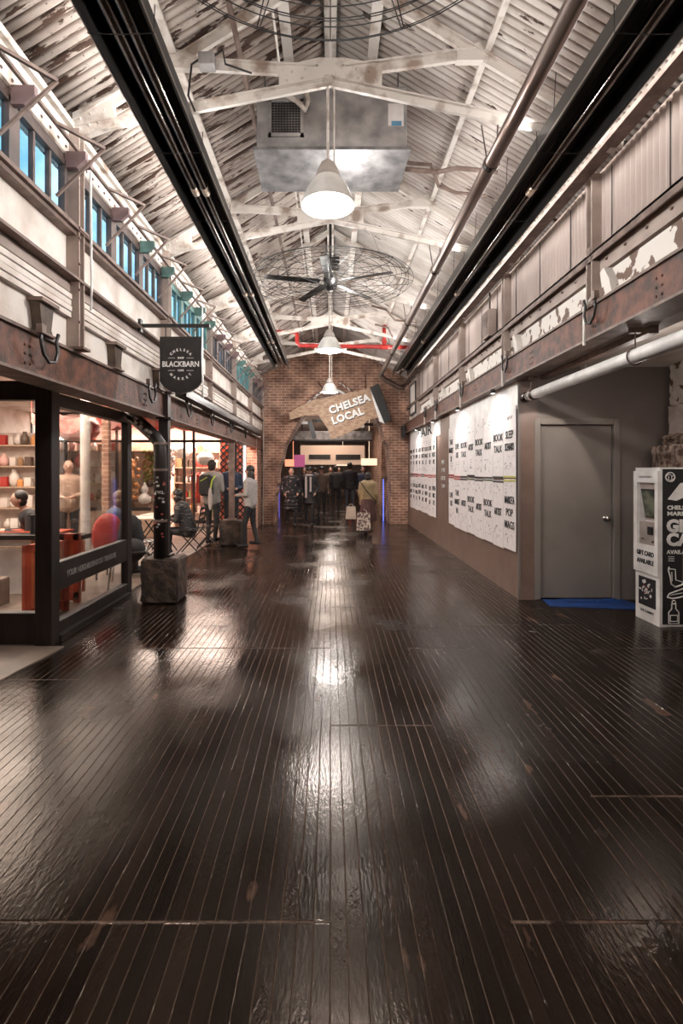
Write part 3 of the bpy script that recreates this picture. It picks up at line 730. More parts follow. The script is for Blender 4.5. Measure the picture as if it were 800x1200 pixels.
# junction box and cable by the left tie beam
r = thing('junction_box', 'small grey electrical junction box on the nearest truss, left of the duct', 'electrical box', (-.93, 3.9, 4.65))
b = MB(); b.b(-1.00, -.88, 3.86, 3.95, 4.62, 4.72, .006); part(r, b, 'box_body', M_galv)
b = MB(); b.tube([(-.98, 3.88, 4.68), (-1.04, 3.84, 4.60), (-1.06, 3.82, 4.35), (-1.02, 3.86, 4.26)], .008, 6); b.tube([(-.9, 3.9, 4.70), (-.82, 3.9, 4.76), (-.8, 3.9, 4.65), (-.6, 3.9, 4.58)], .008, 6); part(r, b, 'cable', M_wire)
# grey electric cabinet on right corrugated wall
r = thing('electrical_box', 'taupe electrical box on the corrugated right wall', 'electrical box', (2.25, 7.25, 3.42))
b = MB(); b.b(2.18, 2.30, 7.08, 7.36, 3.42, 3.80, .008); part(r, b, 'box_body', M_pinkish)
b = MB(); b.b(2.175, 2.182, 7.10, 7.34, 3.45, 3.78); b.b(2.168, 2.176, 7.13, 7.15, 3.55, 3.68); part(r, b, 'box_door', M_brown)
b = MB(); b.tube([(2.24, 7.2, 3.80), (2.24, 7.2, 4.06)], .012, 6); part(r, b, 'cable', M_wire)
# framed window at far end of right wall
r = thing('framed_panel', 'narrow white framed panel high on the far end of the right wall', 'panel', (2.25, 13.9, 3.1))
b = MB(); b.b(2.24, 2.29, 13.55, 13.6, 3.1, 3.95); b.b(2.24, 2.29, 14.5, 14.55, 3.1, 3.95); b.b(2.24, 2.29, 13.6, 14.5, 3.1, 3.14); b.b(2.24, 2.29, 13.6, 14.5, 3.91, 3.95); part(r, b, 'panel_frame', M_black)
b = MB(); b.b(2.26, 2.27, 13.6, 14.5, 3.14, 3.91); part(r, b, 'panel_sheet', M_cream)

# hooks and corbels on the beams
def hook_pts(s): return [(0, 0, .02), (0, .0, -.05), (0, .02, -.11), (0, .07, -.145), (0, .13, -.13), (0, .155, -.07), (0, .14, -.01), (0, .16, .04)]
hk = thing('cable_loop', 'black loop', 'cable loop', (0, 0, 0))
MB().tube(hook_pts(1), .011, 7).build('loop_cable', M_black, hk, True)
MB().b(-.02, .02, -.02, .02, .0, .05).build('loop_clip', M_brown, hk)
LP = [(-1.93, 3.42, 'black hanging loop on the left beam nearest the camera, under a rusty bracket'), (-1.93, 5.45, 'black loop on the left beam just before the pipe wrapped column'),
      (-1.93, 6.9, 'black loop on the left beam directly behind the black sign'), (-1.93, 8.3, 'black loop on the left beam, third from the brick wall'),
      (-1.93, 9.9, 'black loop on the left beam above the backpack man'), (-1.93, 11.6, 'small far black loop on the left beam near the brick wall')]
for i, (x, y, l) in enumerate(LP):
    o = hk if i == 0 else dup(hk)
    o.location = (x, y, 2.47); o['label'] = l; o.scale = (1, 1.35, 1.2)
RP = [(2.12, 4.1, 'thick black cable loop on the right beam above the grey door'), (2.12, 6.15, 'black cable loop on the right beam at the near corner of the poster wall'),
      (2.12, 8.2, 'black cable loop on the right beam above the middle of the near posters'), (2.12, 10.2, 'black cable loop on the right beam above the brown gap between posters'), (2.12, 11.4, 'black cable loop on the right beam above the far posters')]
for i, (x, y, l) in enumerate(RP):
    o = dup(hk); o.location = (x, y, 2.93); o['label'] = l; o.scale = (1, 1.15, 1.2)
    d = MB(); d.prism([(y-.03, 2.95), (y+.02, 3.10), (y+.10, 3.22), (y+.16, 3.20), (y+.12, 3.02), (y+.14, 2.95)], 'x', 2.24, 2.31)
    d.tube([(2.13, y+.2, 2.60), (2.13, y+.2, 2.92), (2.22, y+.16, 3.05)], .013, 6)
    tag(d.build('beam_bracket', M_peel, None, off=(2.25, y, 2.95)), 'peeling bracket strap on the right beam, '+['above the grey door', 'at the near corner of the poster wall', 'above the middle near posters', 'above the brown gap', 'above the far posters'][i], 'bracket')
cb = thing('corbel', 'x', 'bracket', (0, 0, 0))
b = MB(); b.prism([(-.10, .22), (.10, .22), (.085, .18), (.06, .04), (.08, 0), (-.08, 0), (-.06, .04), (-.085, .18)], 'x', 0, .07); b.build('corbel_body', mat('dark_rust', (.10, .065, .04), (.05, .03, .022), rough=.6, bump=.4), cb)
b = MB(); b.b(-.01, .10, -.11, .11, .20, .225); b.b(-.01, .09, -.09, .09, -.015, .0); b.build('corbel_plate', M_brown, cb)
for i, (y, l) in enumerate(((3.55, 'rusty flared bracket on the left beam, nearest the camera'), (4.75, 'rusty flared bracket on the left beam, second from the camera'), (5.95, 'rusty flared bracket on the left beam at the top of the wrapped column'),
                            (8.2, 'rusty flared bracket on the left beam beyond the black sign'), (10.4, 'rusty flared bracket on the left beam at the top of the far column'))):
    o = cb if i == 0 else dup(cb)
    o.location = (-2.035, y, 2.5); o['label'] = l
# black tray on left beam beyond sign
b = MB(); b.b(-1.97, -1.83, 6.5, 13.9, 2.50, 2.55); b.b(-1.85, -1.83, 6.5, 13.9, 2.50, 2.60)
tag(b.build('cable_tray', M_black, None, off=(-1.9, 6.5, 2.5)), 'black cable tray on top of the left beam beyond the sign', 'cable tray')
b = MB(); b.tube([(-1.90, 7.6, 4.0), (-1.90, 7.62, 3.2), (-1.89, 7.6, 2.75), (-1.86, 7.5, 2.62), (-1.86, 7.4, 2.72)], .012, 6)
tag(b.build('conduit', M_whitec, None, off=(-1.9, 7.5, 3)), 'thin pale conduit dropping down the left wall just right of the black sign', 'conduit')
b = MB(); b.tube([(-1.92, 4.10, 3.95), (-1.92, 4.12, 3.0), (-1.94, 4.15, 2.85)], .010, 6)
tag(b.build('conduit', M_whitec, None, off=(-1.9, 4.1, 3)), 'thin pale conduit beside the nearest left wall post', 'conduit')

# ------------------------------------------------------------------ hanging sign
sx, sy = -1.535, 5.27
r = thing('hanging_sign', 'black shield-shaped hanging sign reading BLACKBARN over the left shop front', 'sign', (sx, sy, 2.34))
b = MB(); b.b(-2.05, -1.24, sy-.02, sy+.02, 3.03, 3.06); b.b(-1.97, -1.94, sy-.03, sy+.03, 2.98, 3.11); part(r, b, 'sign_arm', M_black)
b = MB(); w = .215
pts = [(sx-w, 2.93), (sx+w, 2.93), (sx+w, 2.47), (sx+w*.8, 2.41), (sx+w*.45, 2.365), (sx, 2.345), (sx-w*.45, 2.365), (sx-w*.8, 2.41), (sx-w, 2.47)]
b.prism(pts, 'y', sy-.015, sy+.015); part(r, b, 'sign_board', M_black)
b = MB(); b.tube([(sx-.16, sy, 2.93), (sx-.16, sy, 3.03)], .006, 6); b.tube([(sx+.16, sy, 2.93), (sx+.16, sy, 3.03)], .006, 6); part(r, b, 'sign_hanger', M_black)
yl = -.017
text('sign_lettering', 'BLACKBARN', .078, M_white_t, r, (0, yl, .305), FRONT, bold=.0015, xs=.86)
text('sign_lettering', 'SHOP', .026, M_white_t, r, (0, yl, .37), FRONT, bold=.0008)
text('sign_lettering', 'CAFE', .026, M_white_t, r, (0, yl, .242), FRONT, bold=.0008)
def arc_text(s, R, cz, a0, a1, up, size):
    L = []
    for i, ch in enumerate(s):
        a = a0+(a1-a0)*i/(len(s)-1)
        o = text('t', ch, size, M_white_t, r, (R*math.sin(a), yl, cz+R*math.cos(a)*up), (PI/2, a*up, 0), bold=.001)
        L.append(o)
    return join_meshes(L, 'sign_lettering')
arc_text('CHELSEA', .13, .325, -.85, .85, 1, .036)
arc_text('MARKET', .13, .285, -.85, .85, -1, .036)
b = MB()
for z in (2.71, 2.582):
    for s in (-1, 1): b.b(sx+s*.06, sx+s*.13, sy-.018, sy-.014, z-.002, z+.002)
part(r, b, 'sign_rule', M_white_t)

# ------------------------------------------------------------------ columns on stone blocks
def column(y, x, label, wrapped):
    r = thing('iron_column', label, 'column', (x, y, .0))
    b = MB(); b.b(x-.055, x+.055, y-.05, y+.05, .5, 2.5)
    b.b(x-.09, x+.09, y-.09, y+.09, .52, .55); b.b(x-.08, x+.1, y-.09, y+.09, 2.17, 2.19)
    part(r, b, 'column_shaft', M_brown if not wrapped else M_frame)
    b = MB(); bm_ = b.box((x-.0, y, .262), (.44, .44, .524), None, .03)
    bmesh.ops.subdivide_edges(b.bm, edges=b.bm.edges[:], cuts=4, use_grid_fill=True)
    for v in b.bm.verts:
        if v.co.z > .02: v.co += Vector((random.uniform(-.009, .009), random.uniform(-.009, .009), random.uniform(-.008, .004)))
    part(r, b, 'stone_plinth', M_stone)
    return r
c1 = column(6.18, -2.0, 'dark iron column with a sticker covered downpipe, on a stone block', True)
c2 = column(10.8, -2.08, 'slim far iron column on a rough stone block by the people', False)
b = MB(); b.tube([(-2.42, 6.2, 2.28), (-2.36, 6.12, 2.20), (-2.08, 6.06, 1.96), (-2.02, 6.05, 1.88), (-2.01, 6.05, 1.75), (-2.01, 6.05, .53)], .075, 16)
dp = part(c1, b, 'downpipe', M_frame, True)
b = MB()
for z in (1.86, 1.55, .95): b.tube([(-2.01, 6.05, z), (-2.01, 6.05, z+.03)], .082, 16)
part(c1, b, 'pipe_band', M_brown)
stk = [mat('sticker_white', (.6, .58, .55), rough=.5), mat('sticker_grey', (.25, .23, .22), rough=.5), mat('sticker_red', (.35, .06, .05), rough=.5)]
random.seed(3)
sb = [MB(), MB(), MB()]
for k in range(26):
    z = random.uniform(.75, 1.5); a = random.uniform(-2.5, -.6); s = random.uniform(.012, .03)
    sb[k % 3].box((-2.01+.077*math.cos(a), 6.05+.077*math.sin(a), z), (s*1.4, .002, s), Euler((0, random.uniform(-.3, .3), a+PI/2)))
for k in range(12):
    t = .15+.8*k/12; p = Vector((-2.36, 6.12, 2.20)).lerp(Vector((-2.06, 6.05, 1.94)), t)
    sb[k % 2].box(p+Vector((random.uniform(-.03, .03), -.073, random.uniform(-.02, .03))), (.04, .003, .03), Euler((0, .7, 0)))
for q in range(3): o = part(c1, sb[q], 'sticker', stk[q]); 
text('sticker_number', '1982', .05, stk[0], c1, (0, -.21, 1.30), FRONT)

# ------------------------------------------------------------------ posters
def poster_row(y_near, n, wd, z0, z1, words, band, where_, rowname):
    for i in range(n):
        y0 = y_near+i*wd+.009; y1 = y0+wd-.018; jz = random.choice((0, -.012, .010))
        base = (2.25, (y0+y1)/2, z0+jz)
        r = thing('poster', 'white event poster reading %s, %s, %s' % (' '.join(words[i]), rowname, where_(i)), 'poster', base, 0, where_.grp)
        b = MB(); b.box((0, 0, (z1-z0)/2), (.010, y1-y0, z1-z0)); sh = b.build('poster_sheet', M_paper, r)
        b = MB(); zb = (.012 if rowname.startswith('top') else z1-z0-.02); b.box((-.0075, 0, zb), (.004, y1-y0, .022)); b.build('colour_band', band[i % len(band)], r)
        nl = len(words[i]); hh = z1-z0
        ob = []
        for k, wd_ in enumerate(words[i]):
            zc = hh*.52-(k-(nl-1)/2)*.155
            sz = .135
            ob.append(text('t', wd_, sz, M_ink, r, (-.008, 0.0, zc), WEST, bold=.0015, xs=min(1.0, (wd-.10)/(sz*.62*max(len(wd_), 1)))))
        join_meshes(ob, 'poster_lettering')
        s = MB(); rnd = random.Random(i*7+n+int(z0*10))
        for k in range(14):
            y = rnd.uniform(-.16, .16); z = hh*rnd.choice((.12, .16, .2, .25, .3, .8, .85, .9)); a = rnd.uniform(-.9, .9); L = rnd.uniform(.02, .07)
            s.tube([(-.008, y-L/2*math.cos(a), z-L/2*math.sin(a)), (-.008, y, z+.01), (-.008, y+L/2*math.cos(a), z+L/2*math.sin(a))], .0028, 4)
        s.build('poster_drawing', M_inkg, sh)
seqU = [['SLEEP', 'SCENARIO'], ['BOOK', 'TALK'], ['ARTIST'], ['BOOK', 'TALK'], ['ARTIST'], ['BOOK', 'TALK'], ['LIVE', 'US'], ['THE', 'MARKET', 'IS']]
seqD = [['MARKETA', 'POP', 'MAGS'], ['ARTIST'], ['BOOK', 'TALK'], ['ARTIST'], ['BOOK', 'TALK'], ['ARTIST'], ['THE', 'MARKET', 'IN'], ['LIVE', 'US']]
pos8 = ['nearest the grey door', 'second from the door corner', 'third from the door corner', 'fourth from the door corner', 'fourth from the bare brown strip', 'third from the bare brown strip', 'second from the bare brown strip', 'beside the bare brown strip']
posf = ['far side of the brown strip', 'far group, second past the strip', 'far group, third past the strip', 'far group, fourth past the strip', 'far group, fifth past the strip', 'far group, third from the brick wall', 'far group, second from the brick wall', 'far group, next to the brick wall']
def w1(i): return pos8[i]
def w2(i): return posf[i]
w1.grp = 'near posters on the right wall'; w2.grp = 'far posters on the right wall'
bandU = [M_inky, M_ink, M_ink, M_ink, M_ink, M_ink, M_inkr, M_inkr]; bandD = [M_inky, M_ink, M_inkb, M_ink, M_inkb, M_ink, M_inkr, M_inkr]
poster_row(6.20, 8, .441, 1.455, 2.34, seqU, bandU, w1, 'top row')
poster_row(6.20, 8, .441, .555, 1.44, seqD, bandD, w1, 'bottom row')
seqF = [['UP', 'NEXT', 'MY'], ['LOOK', 'US', 'UP'], ['FOOD', 'WALK', 'IT'], ['BEST', 'DAYS', 'IN'], ['ARTS', 'AT', 'MY'], ['SEE', 'NEW', 'ART'], ['LIVE', 'SET', 'AT'], ['OPEN', 'MIC', 'UP']]
poster_row(10.9, 8, .441, 1.455, 2.34, seqF, [M_inkr, M_inkr, M_inkr, M_inkb], w2, 'top row')
poster_row(10.9, 8, .441, .555, 1.44, seqF[::-1], [M_inkr, M_inkr, M_inkr, M_inkb], w2, 'bottom row')
# painted flourish high on the far white band, and small wall lettering
r = thing('wall_lettering', 'big black script lettering on the white wall above the far posters', 'lettering', (2.26, 12.3, 2.36))
text('painted_letters', 'FAIR', .30, M_ink, r, (-.003, 0, .12), WEST, bold=.006, xs=3.0)
r = thing('wall_lettering', 'small pale lettering on the brown strip between the poster groups', 'lettering', (2.268, 10.3, 1.0))
for k, t in enumerate(('MEET', 'YOUR', 'LOCAL', 'TEAM')): text('painted_letters', t, .12, stk[0], r, (-.003, 0, .72-k*.16), WEST, xs=1.0)

# wall washers under the right beam
wf = thing('wall_light', 'x', 'lamp', (0, 0, 0))
b = MB(); b.lathe((0, 0, -.055), [(.028, 0), (.034, .01), (.034, .055)], 16); b.build('lamp_can', M_black, wf, True)
b = MB(); b.lathe((0, 0, -.056), [(0, 0), (.024, 0), (.024, .004)], 16); b.build('lamp_lens', emis('lamp_lens', (1, .95, .9), 12), wf)
for i, (y, l) in enumerate(((6.85, 'small black downlight under the right beam above the nearest posters'), (8.75, 'small black downlight under the right beam above the posters by the brown strip'),
                            (10.9, 'small black downlight under the right beam just past the brown strip'), (13.0, 'small black downlight under the right beam above the farthest posters'))):
    o = wf if i == 0 else dup(wf)
    o.location = (2.17, y, 2.64); o['label'] = l
    spot('wall_washer', (2.13, y, 2.575), (2.30, y, 1.9), 48, 2.6, .9, NEUT, .03)
# lamp over the door
spot('door_light', (2.62, 5.30, 2.55), (2.2, 7.2, .2), 26, 1.15, .12, (1, .88, .78), .02)
r = thing('pipe_light', 'small chrome spotlight hung beside the end of the white pipe', 'lamp', (2.55, 5.3, 2.6))
b = MB(); b.tube([(2.60, 5.24, 2.66), (2.62, 5.29, 2.57)], .032, 12); b.tube([(2.6, 5.24, 2.66), (2.58, 5.22, 2.85)], .008, 6); part(r, b, 'lamp_can', M_silver)

# white pipe under the right beam
r = thing('white_pipe', 'thick white painted pipe hung below the right beam before the door', 'pipe', (2.32, 6.1, 2.42))
b = MB(); b.tube([(2.32, 6.0, 2.425), (2.32, 1.2, 2.425)], .055, 18); part(r, b, 'pipe_run', M_whitec, True)
b = MB(); b.tube([(2.32, 6.12, 2.425), (2.32, 5.98, 2.425)], .06, 18); b.tube([(2.32, 5.86, 2.425), (2.32, 5.80, 2.425)], .062, 18); part(r, b, 'pipe_end_cap', M_tube, True)
b = MB()
for y in (5.92, 3.9): b.ring((2.32, y, 2.425), .064, .006, 20, 6, 'y'); b.tube([(2.32, y, 2.49), (2.32, y, 2.64)], .006, 6); b.b(2.28, 2.36, y-.02, y+.02, 2.60, 2.64)
part(r, b, 'pipe_hanger', M_brown)
b = MB(); b.b(2.42, 2.5, 3.9, 5.9, 2.60, 2.66)
tag(b.build('steel_angle', M_brown, None, off=(2.46, 4.9, 2.6)), 'brown steel angle behind the white pipe under the alcove ceiling', 'steel angle')

# rubble stone pillar behind the kiosk
r = thing('stone_pillar', 'rough rubble stone pillar with white painted top behind the kiosk', 'pillar', (4.45, 5.85, 0))
def rubble(x0, x1, y0, y1, z0, z1, amp, seed):
    rnd = random.Random(seed); b = MB(); b.box(((x0+x1)/2, (y0+y1)/2, (z0+z1)/2), (x1-x0, y1-y0, z1-z0))
    bmesh.ops.subdivide_edges(b.bm, edges=b.bm.edges[:], cuts=12, use_grid_fill=True)
    for v in b.bm.verts: v.co += Vector((rnd.uniform(-amp, amp), rnd.uniform(-amp, amp), rnd.uniform(-amp, amp)))
    return b
part(r, rubble(4.03, 4.85, 5.66, 6.1, 1.95, 2.32, .006, 1), 'painted_middle', M_cream)
part(r, rubble(4.04, 4.85, 5.68, 6.1, 2.33, 2.85, .010, 2), 'peeling_top', M_peel)
part(r, rubble(3.83, 4.9, 5.60, 6.1, 0, 1.84, .020, 3), 'rubble_base', M_stonel)
part(r, rubble(3.96, 4.9, 5.62, 6.1, 1.80, 1.97, .018, 4), 'rubble_course', M_stonel)

# ------------------------------------------------------------------ gift card kiosk
kx, ky, kd, kw, kh = 3.265, 5.08, .40, .62, 1.585
r = thing('gift_card_kiosk', 'white gift card kiosk with screen and black illustrated side panel', 'kiosk', (kx, ky, 0))
b = MB()
def kb(x0, x1, y0, y1, z0, z1, bv=0): b.b(x0, x1, y0, y1, z0, z1, bv)
# body with a recess for the screen on the -X face
kb(.07, kw, 0, kd, .0, kh, .005); kb(.0, .07, 0, .055, .0, kh); kb(.0, .07, .335, kd, .0, kh); kb(.0, .07, .055, .335, 0, .78); kb(.0, .07, .055, .335, 1.44, kh)
b.build('kiosk_body', M_whitec, r)
b = MB(); b.b(-.018, 0, -.0, kd-.0, .50, kh-.04, .004)
b.bm.free(); b = MB()
for q in ((-.02, 0, 0, .05, .50, 1.55), (-.02, 0, .34, .405, .50, 1.55), (-.02, 0, .05, .34, .50, .79), (-.02, 0, .05, .34, 1.43, 1.55)): b.b(*q)
b.build('kiosk_front_door', M_whitec, r)
b = MB(); b.box((.045, .195, 1.225), (.012, .28, .42), Euler((0, -.16, 0))); b.build('screen_recess', M_kpink, r)
b = MB(); b.box((.028, .20, 1.215), (.012, .21, .30), Euler((0, -.16, 0))); sc = b.build('screen_bezel', M_ink, r)
b = MB(); b.box((.021, .20, 1.215), (.008, .18, .27), Euler((0, -.16, 0))); b.build('screen', M_screen, sc)
b = MB(); b.b(.0, .07, .055, .335, .78, 1.02); b.build('card_panel', M_kgrey, r)
b = MB(); b.b(-.02, .0, .10, .17, .90, .98, .004); b.b(-.004, .0, .25, .30, .84, .85); b.b(-.004, .0, .09, .12, .82, .84); b.build('card_reader', M_ink, r)
text('kiosk_lettering', 'GIFT CARD', .066, M_ink, r, (-.022, .20, .70), WEST, bold=.002, xs=.86)
text('kiosk_lettering', 'AVAILABLE', .066, M_ink, r, (-.022, .20, .615), WEST, bold=.002, xs=.86)
text('kiosk_lettering', 'CHELSEA MARKET', .026, M_inkg, r, (-.022, .20, 1.49), WEST)
text('kiosk_lettering', 'THE CHARITY', .036, M_ink, r, (-.003, .20, .10), WEST, xs=1.0)
b = MB(); b.b(-.004, 0, .06, .34, .155, .45, .0); pn = b.build('picture_panel', M_ink, r)
rnd = random.Random(5); b = MB()
for k in range(26): b.box((-.006, .20+rnd.gauss(0, .055), .33+rnd.gauss(0, .05)), (.002, rnd.uniform(.01, .035), rnd.uniform(.008, .03)), Euler((rnd.uniform(0, 3), 0, 0)))
b.build('picture_print', M_white_t, pn)
b = MB()
for k in range(10): b.box((-.0075, .22+rnd.gauss(0, .04), .34+rnd.gauss(0, .03)), (.002, .014, .012), Euler((rnd.uniform(0, 3), 0, 0)))
b.build('picture_print', stk[2], pn)
# black side facing the camera
b = MB(); b.b(.028, kw, -.006, 0, .03, kh-.015); sd = b.build('side_panel', M_ink, r)
def st(s, size, x, z, bold=0, al='LEFT', xs=1): text('side_lettering', s, size, M_white_t, r, (x, -.008, z), FRONT, al, bold=bold, xs=xs)
st('CHELSEA', .055, .07, 1.185, .002, xs=1.1); st('MARKET', .055, .07, 1.125, .002, xs=1.25)
st('GIFT', .165, .065, 1.0, .009); st('CARDS', .165, .065, .865, .009); st('AVAILABLE', .055, .065, .745, .001)
b = MB()
def ln(pts, rr=.004, closed=False):
    P = [(p[0], -.008, p[1]) for p in pts]
    if closed: P.append(P[0])
    b.tube(P, rr, 5)
b.ring((.10, -.008, 1.49), .045, .006, 24, 5, 'y')
ln([(.06, 1.50), (.09, 1.52), (.12, 1.50), (.14, 1.51)]); ln([(.07, 1.47), (.10, 1.455), (.13, 1.47)]); ln([(.085, 1.50), (.085, 1.47)]); ln([(.115, 1.50), (.115, 1.47)])
b.prism([(.075, 1.27), (.20, 1.43), (.30, 1.44), (.26, 1.30), (.16, 1.255)], 'y', -.009, -.005)
ln([(.08, .70), (.14, .70)], .003); ln([(.08, .68), (.14, .68)], .003); ln([(.08, .66), (.14, .66)], .003)
ln([(.09, .60), (.08, .57), (.10, .50), (.11, .43), (.15, .40), (.21, .42), (.24, .45)], .008); ln([(.09, .58), (.15, .575), (.155, .47), (.22, .45)], .005); ln([(.115, .55), (.12, .46)], .004)
ln([(.07, .30), (.09, .335), (.16, .36), (.24, .39), (.32, .37)], .007); ln([(.07, .30), (.12, .285), (.2, .30), (.30, .33)], .007); ln([(.10, .32), (.18, .335), (.26, .35)], .004)
ln([(.115, .235), (.115, .185), (.085, .15), (.085, .04), (.185, .04), (.185, .15), (.155, .185), (.155, .235)], .006, True); ln([(.10, .12), (.17, .12), (.17, .06), (.10, .06)], .005, True); b.ring((.135, -.008, .25), .018, .005, 12, 5, 'y')
b.build('side_drawing', M_white_t, r)
b = MB(); b.prism([(.33, 1.2), (.28, .95), (.22, .75), (.22, .45), (.30, .4), (.62, .45), (.62, 1.2)], 'y', -.0095, -.006); b.build('side_photo', mat('side_photo', (.20, .12, .08), (.08, .07, .04), scale=14), r)
# blue tape on the floor
b = MB(); b.prism([(2.52, 5.86), (3.42, 5.72), (3.55, 5.98), (3.52, 6.16), (2.55, 6.17)], 'z', .0, .006)
b.prism([(2.75, 6.17), (3.45, 6.17), (3.4, 6.0), (2.8, 6.02)], 'z', .006, .012)
rnd = random.Random(2)
for k in range(7): b.box((3.2+rnd.uniform(-.1, .2), 6.09+rnd.uniform(-.05, .05), .015), (.05, .02, .006), Euler((rnd.uniform(-.3, .3), rnd.uniform(-.5, .5), rnd.uniform(0, 3))))
tag(b.build('floor_tarp', M_blue), 'crumpled blue tarp on the floor in front of the grey door', 'tarp')

# ------------------------------------------------------------------ glass shop front, near left
X0 = -2.53; YF = 4.58; YB = 6.38
b = MB(); b.b(-7, X0-.05, YF-.06, Y_ARCH-.1, 0, .012); struct('floor_cafe', b, M_beige)
b = MB(); b.b(-7, -2.2, -2, Y_ARCH, 2.92, 3.0); struct('ceiling_shop', b, M_cream)
b = MB(); b.b(-7.2, -7.0, -2, Y_ARCH+1, 0, 3.0); struct('wall_left_shop', b, M_cream)
r = thing('glass_shop_front', 'dark bronze framed glass shop front at the near left', 'shop front', (X0, YF, 0))
b = MB(); b.b(X0-.075, X0+.075, YF-.07, YF+.07, 0, 2.35, .006); part(r, b, 'corner_post', M_frame)
b = MB(); b.b(X0-.04, X0+.04, YB-.09, YB+.05, 0, 2.4, .006); part(r, b, 'end_post', M_frame)
b = MB(); b.b(X0-.035, X0+.035, YF+.07, YB-.09, .45, .71, .006); part(r, b, 'middle_rail', M_frame)
b = MB(); b.b(X0-.04, X0+.04, YF+.07, YB-.09, 0.0, .17, .006); b.b(X0-.09, X0+.09, YF+.07, YB-.09, .0, .06); part(r, b, 'bottom_rail', M_frame)
b = MB(); b.b(X0-.05, X0+.05, YF+.07, YB-.09, 2.14, 2.26); part(r, b, 'top_rail', M_frame)
b = MB(); b.b(X0-.004, X0+.004, YF+.07, YB-.09, .17, .45); b.b(X0-.004, X0+.004, YF+.07, YB-.09, .71, 2.14); part(r, b, 'side_glass', M_glass)
b = MB(); b.b(-6.5, X0-.075, YF-.05, YF+.05, .0, .29, .006); part(r, b, 'front_bottom_rail', M_frame)
b = MB(); b.b(-6.5, X0-.075, YF-.05, YF+.05, 2.18, 2.35, .006); part(r, b, 'front_top_rail', M_frame)
b = MB(); b.b(-6.5, X0-.075, YF-.004, YF+.004, .29, 2.18); part(r, b, 'front_glass', M_glass)
text('rail_lettering', 'YOUR NEIGHBORHOOD TREASURE', .085, stk[1], r, (.038, .82, .575), EAST, xs=.82)
# beige stone threshold outside
b = MB(); b.prism([(-3.6, YF-.08), (-2.34, YF-.08), (-2.36, 4.3), (-2.44, 3.7), (-2.62, 3.2), (-3.6, 3.0)], 'z', 0, .012)
tag(b.build('doorstep', M_beige, None, off=(-3, 4, 0)), 'beige stone threshold on the floor outside the near shop front', 'threshold')

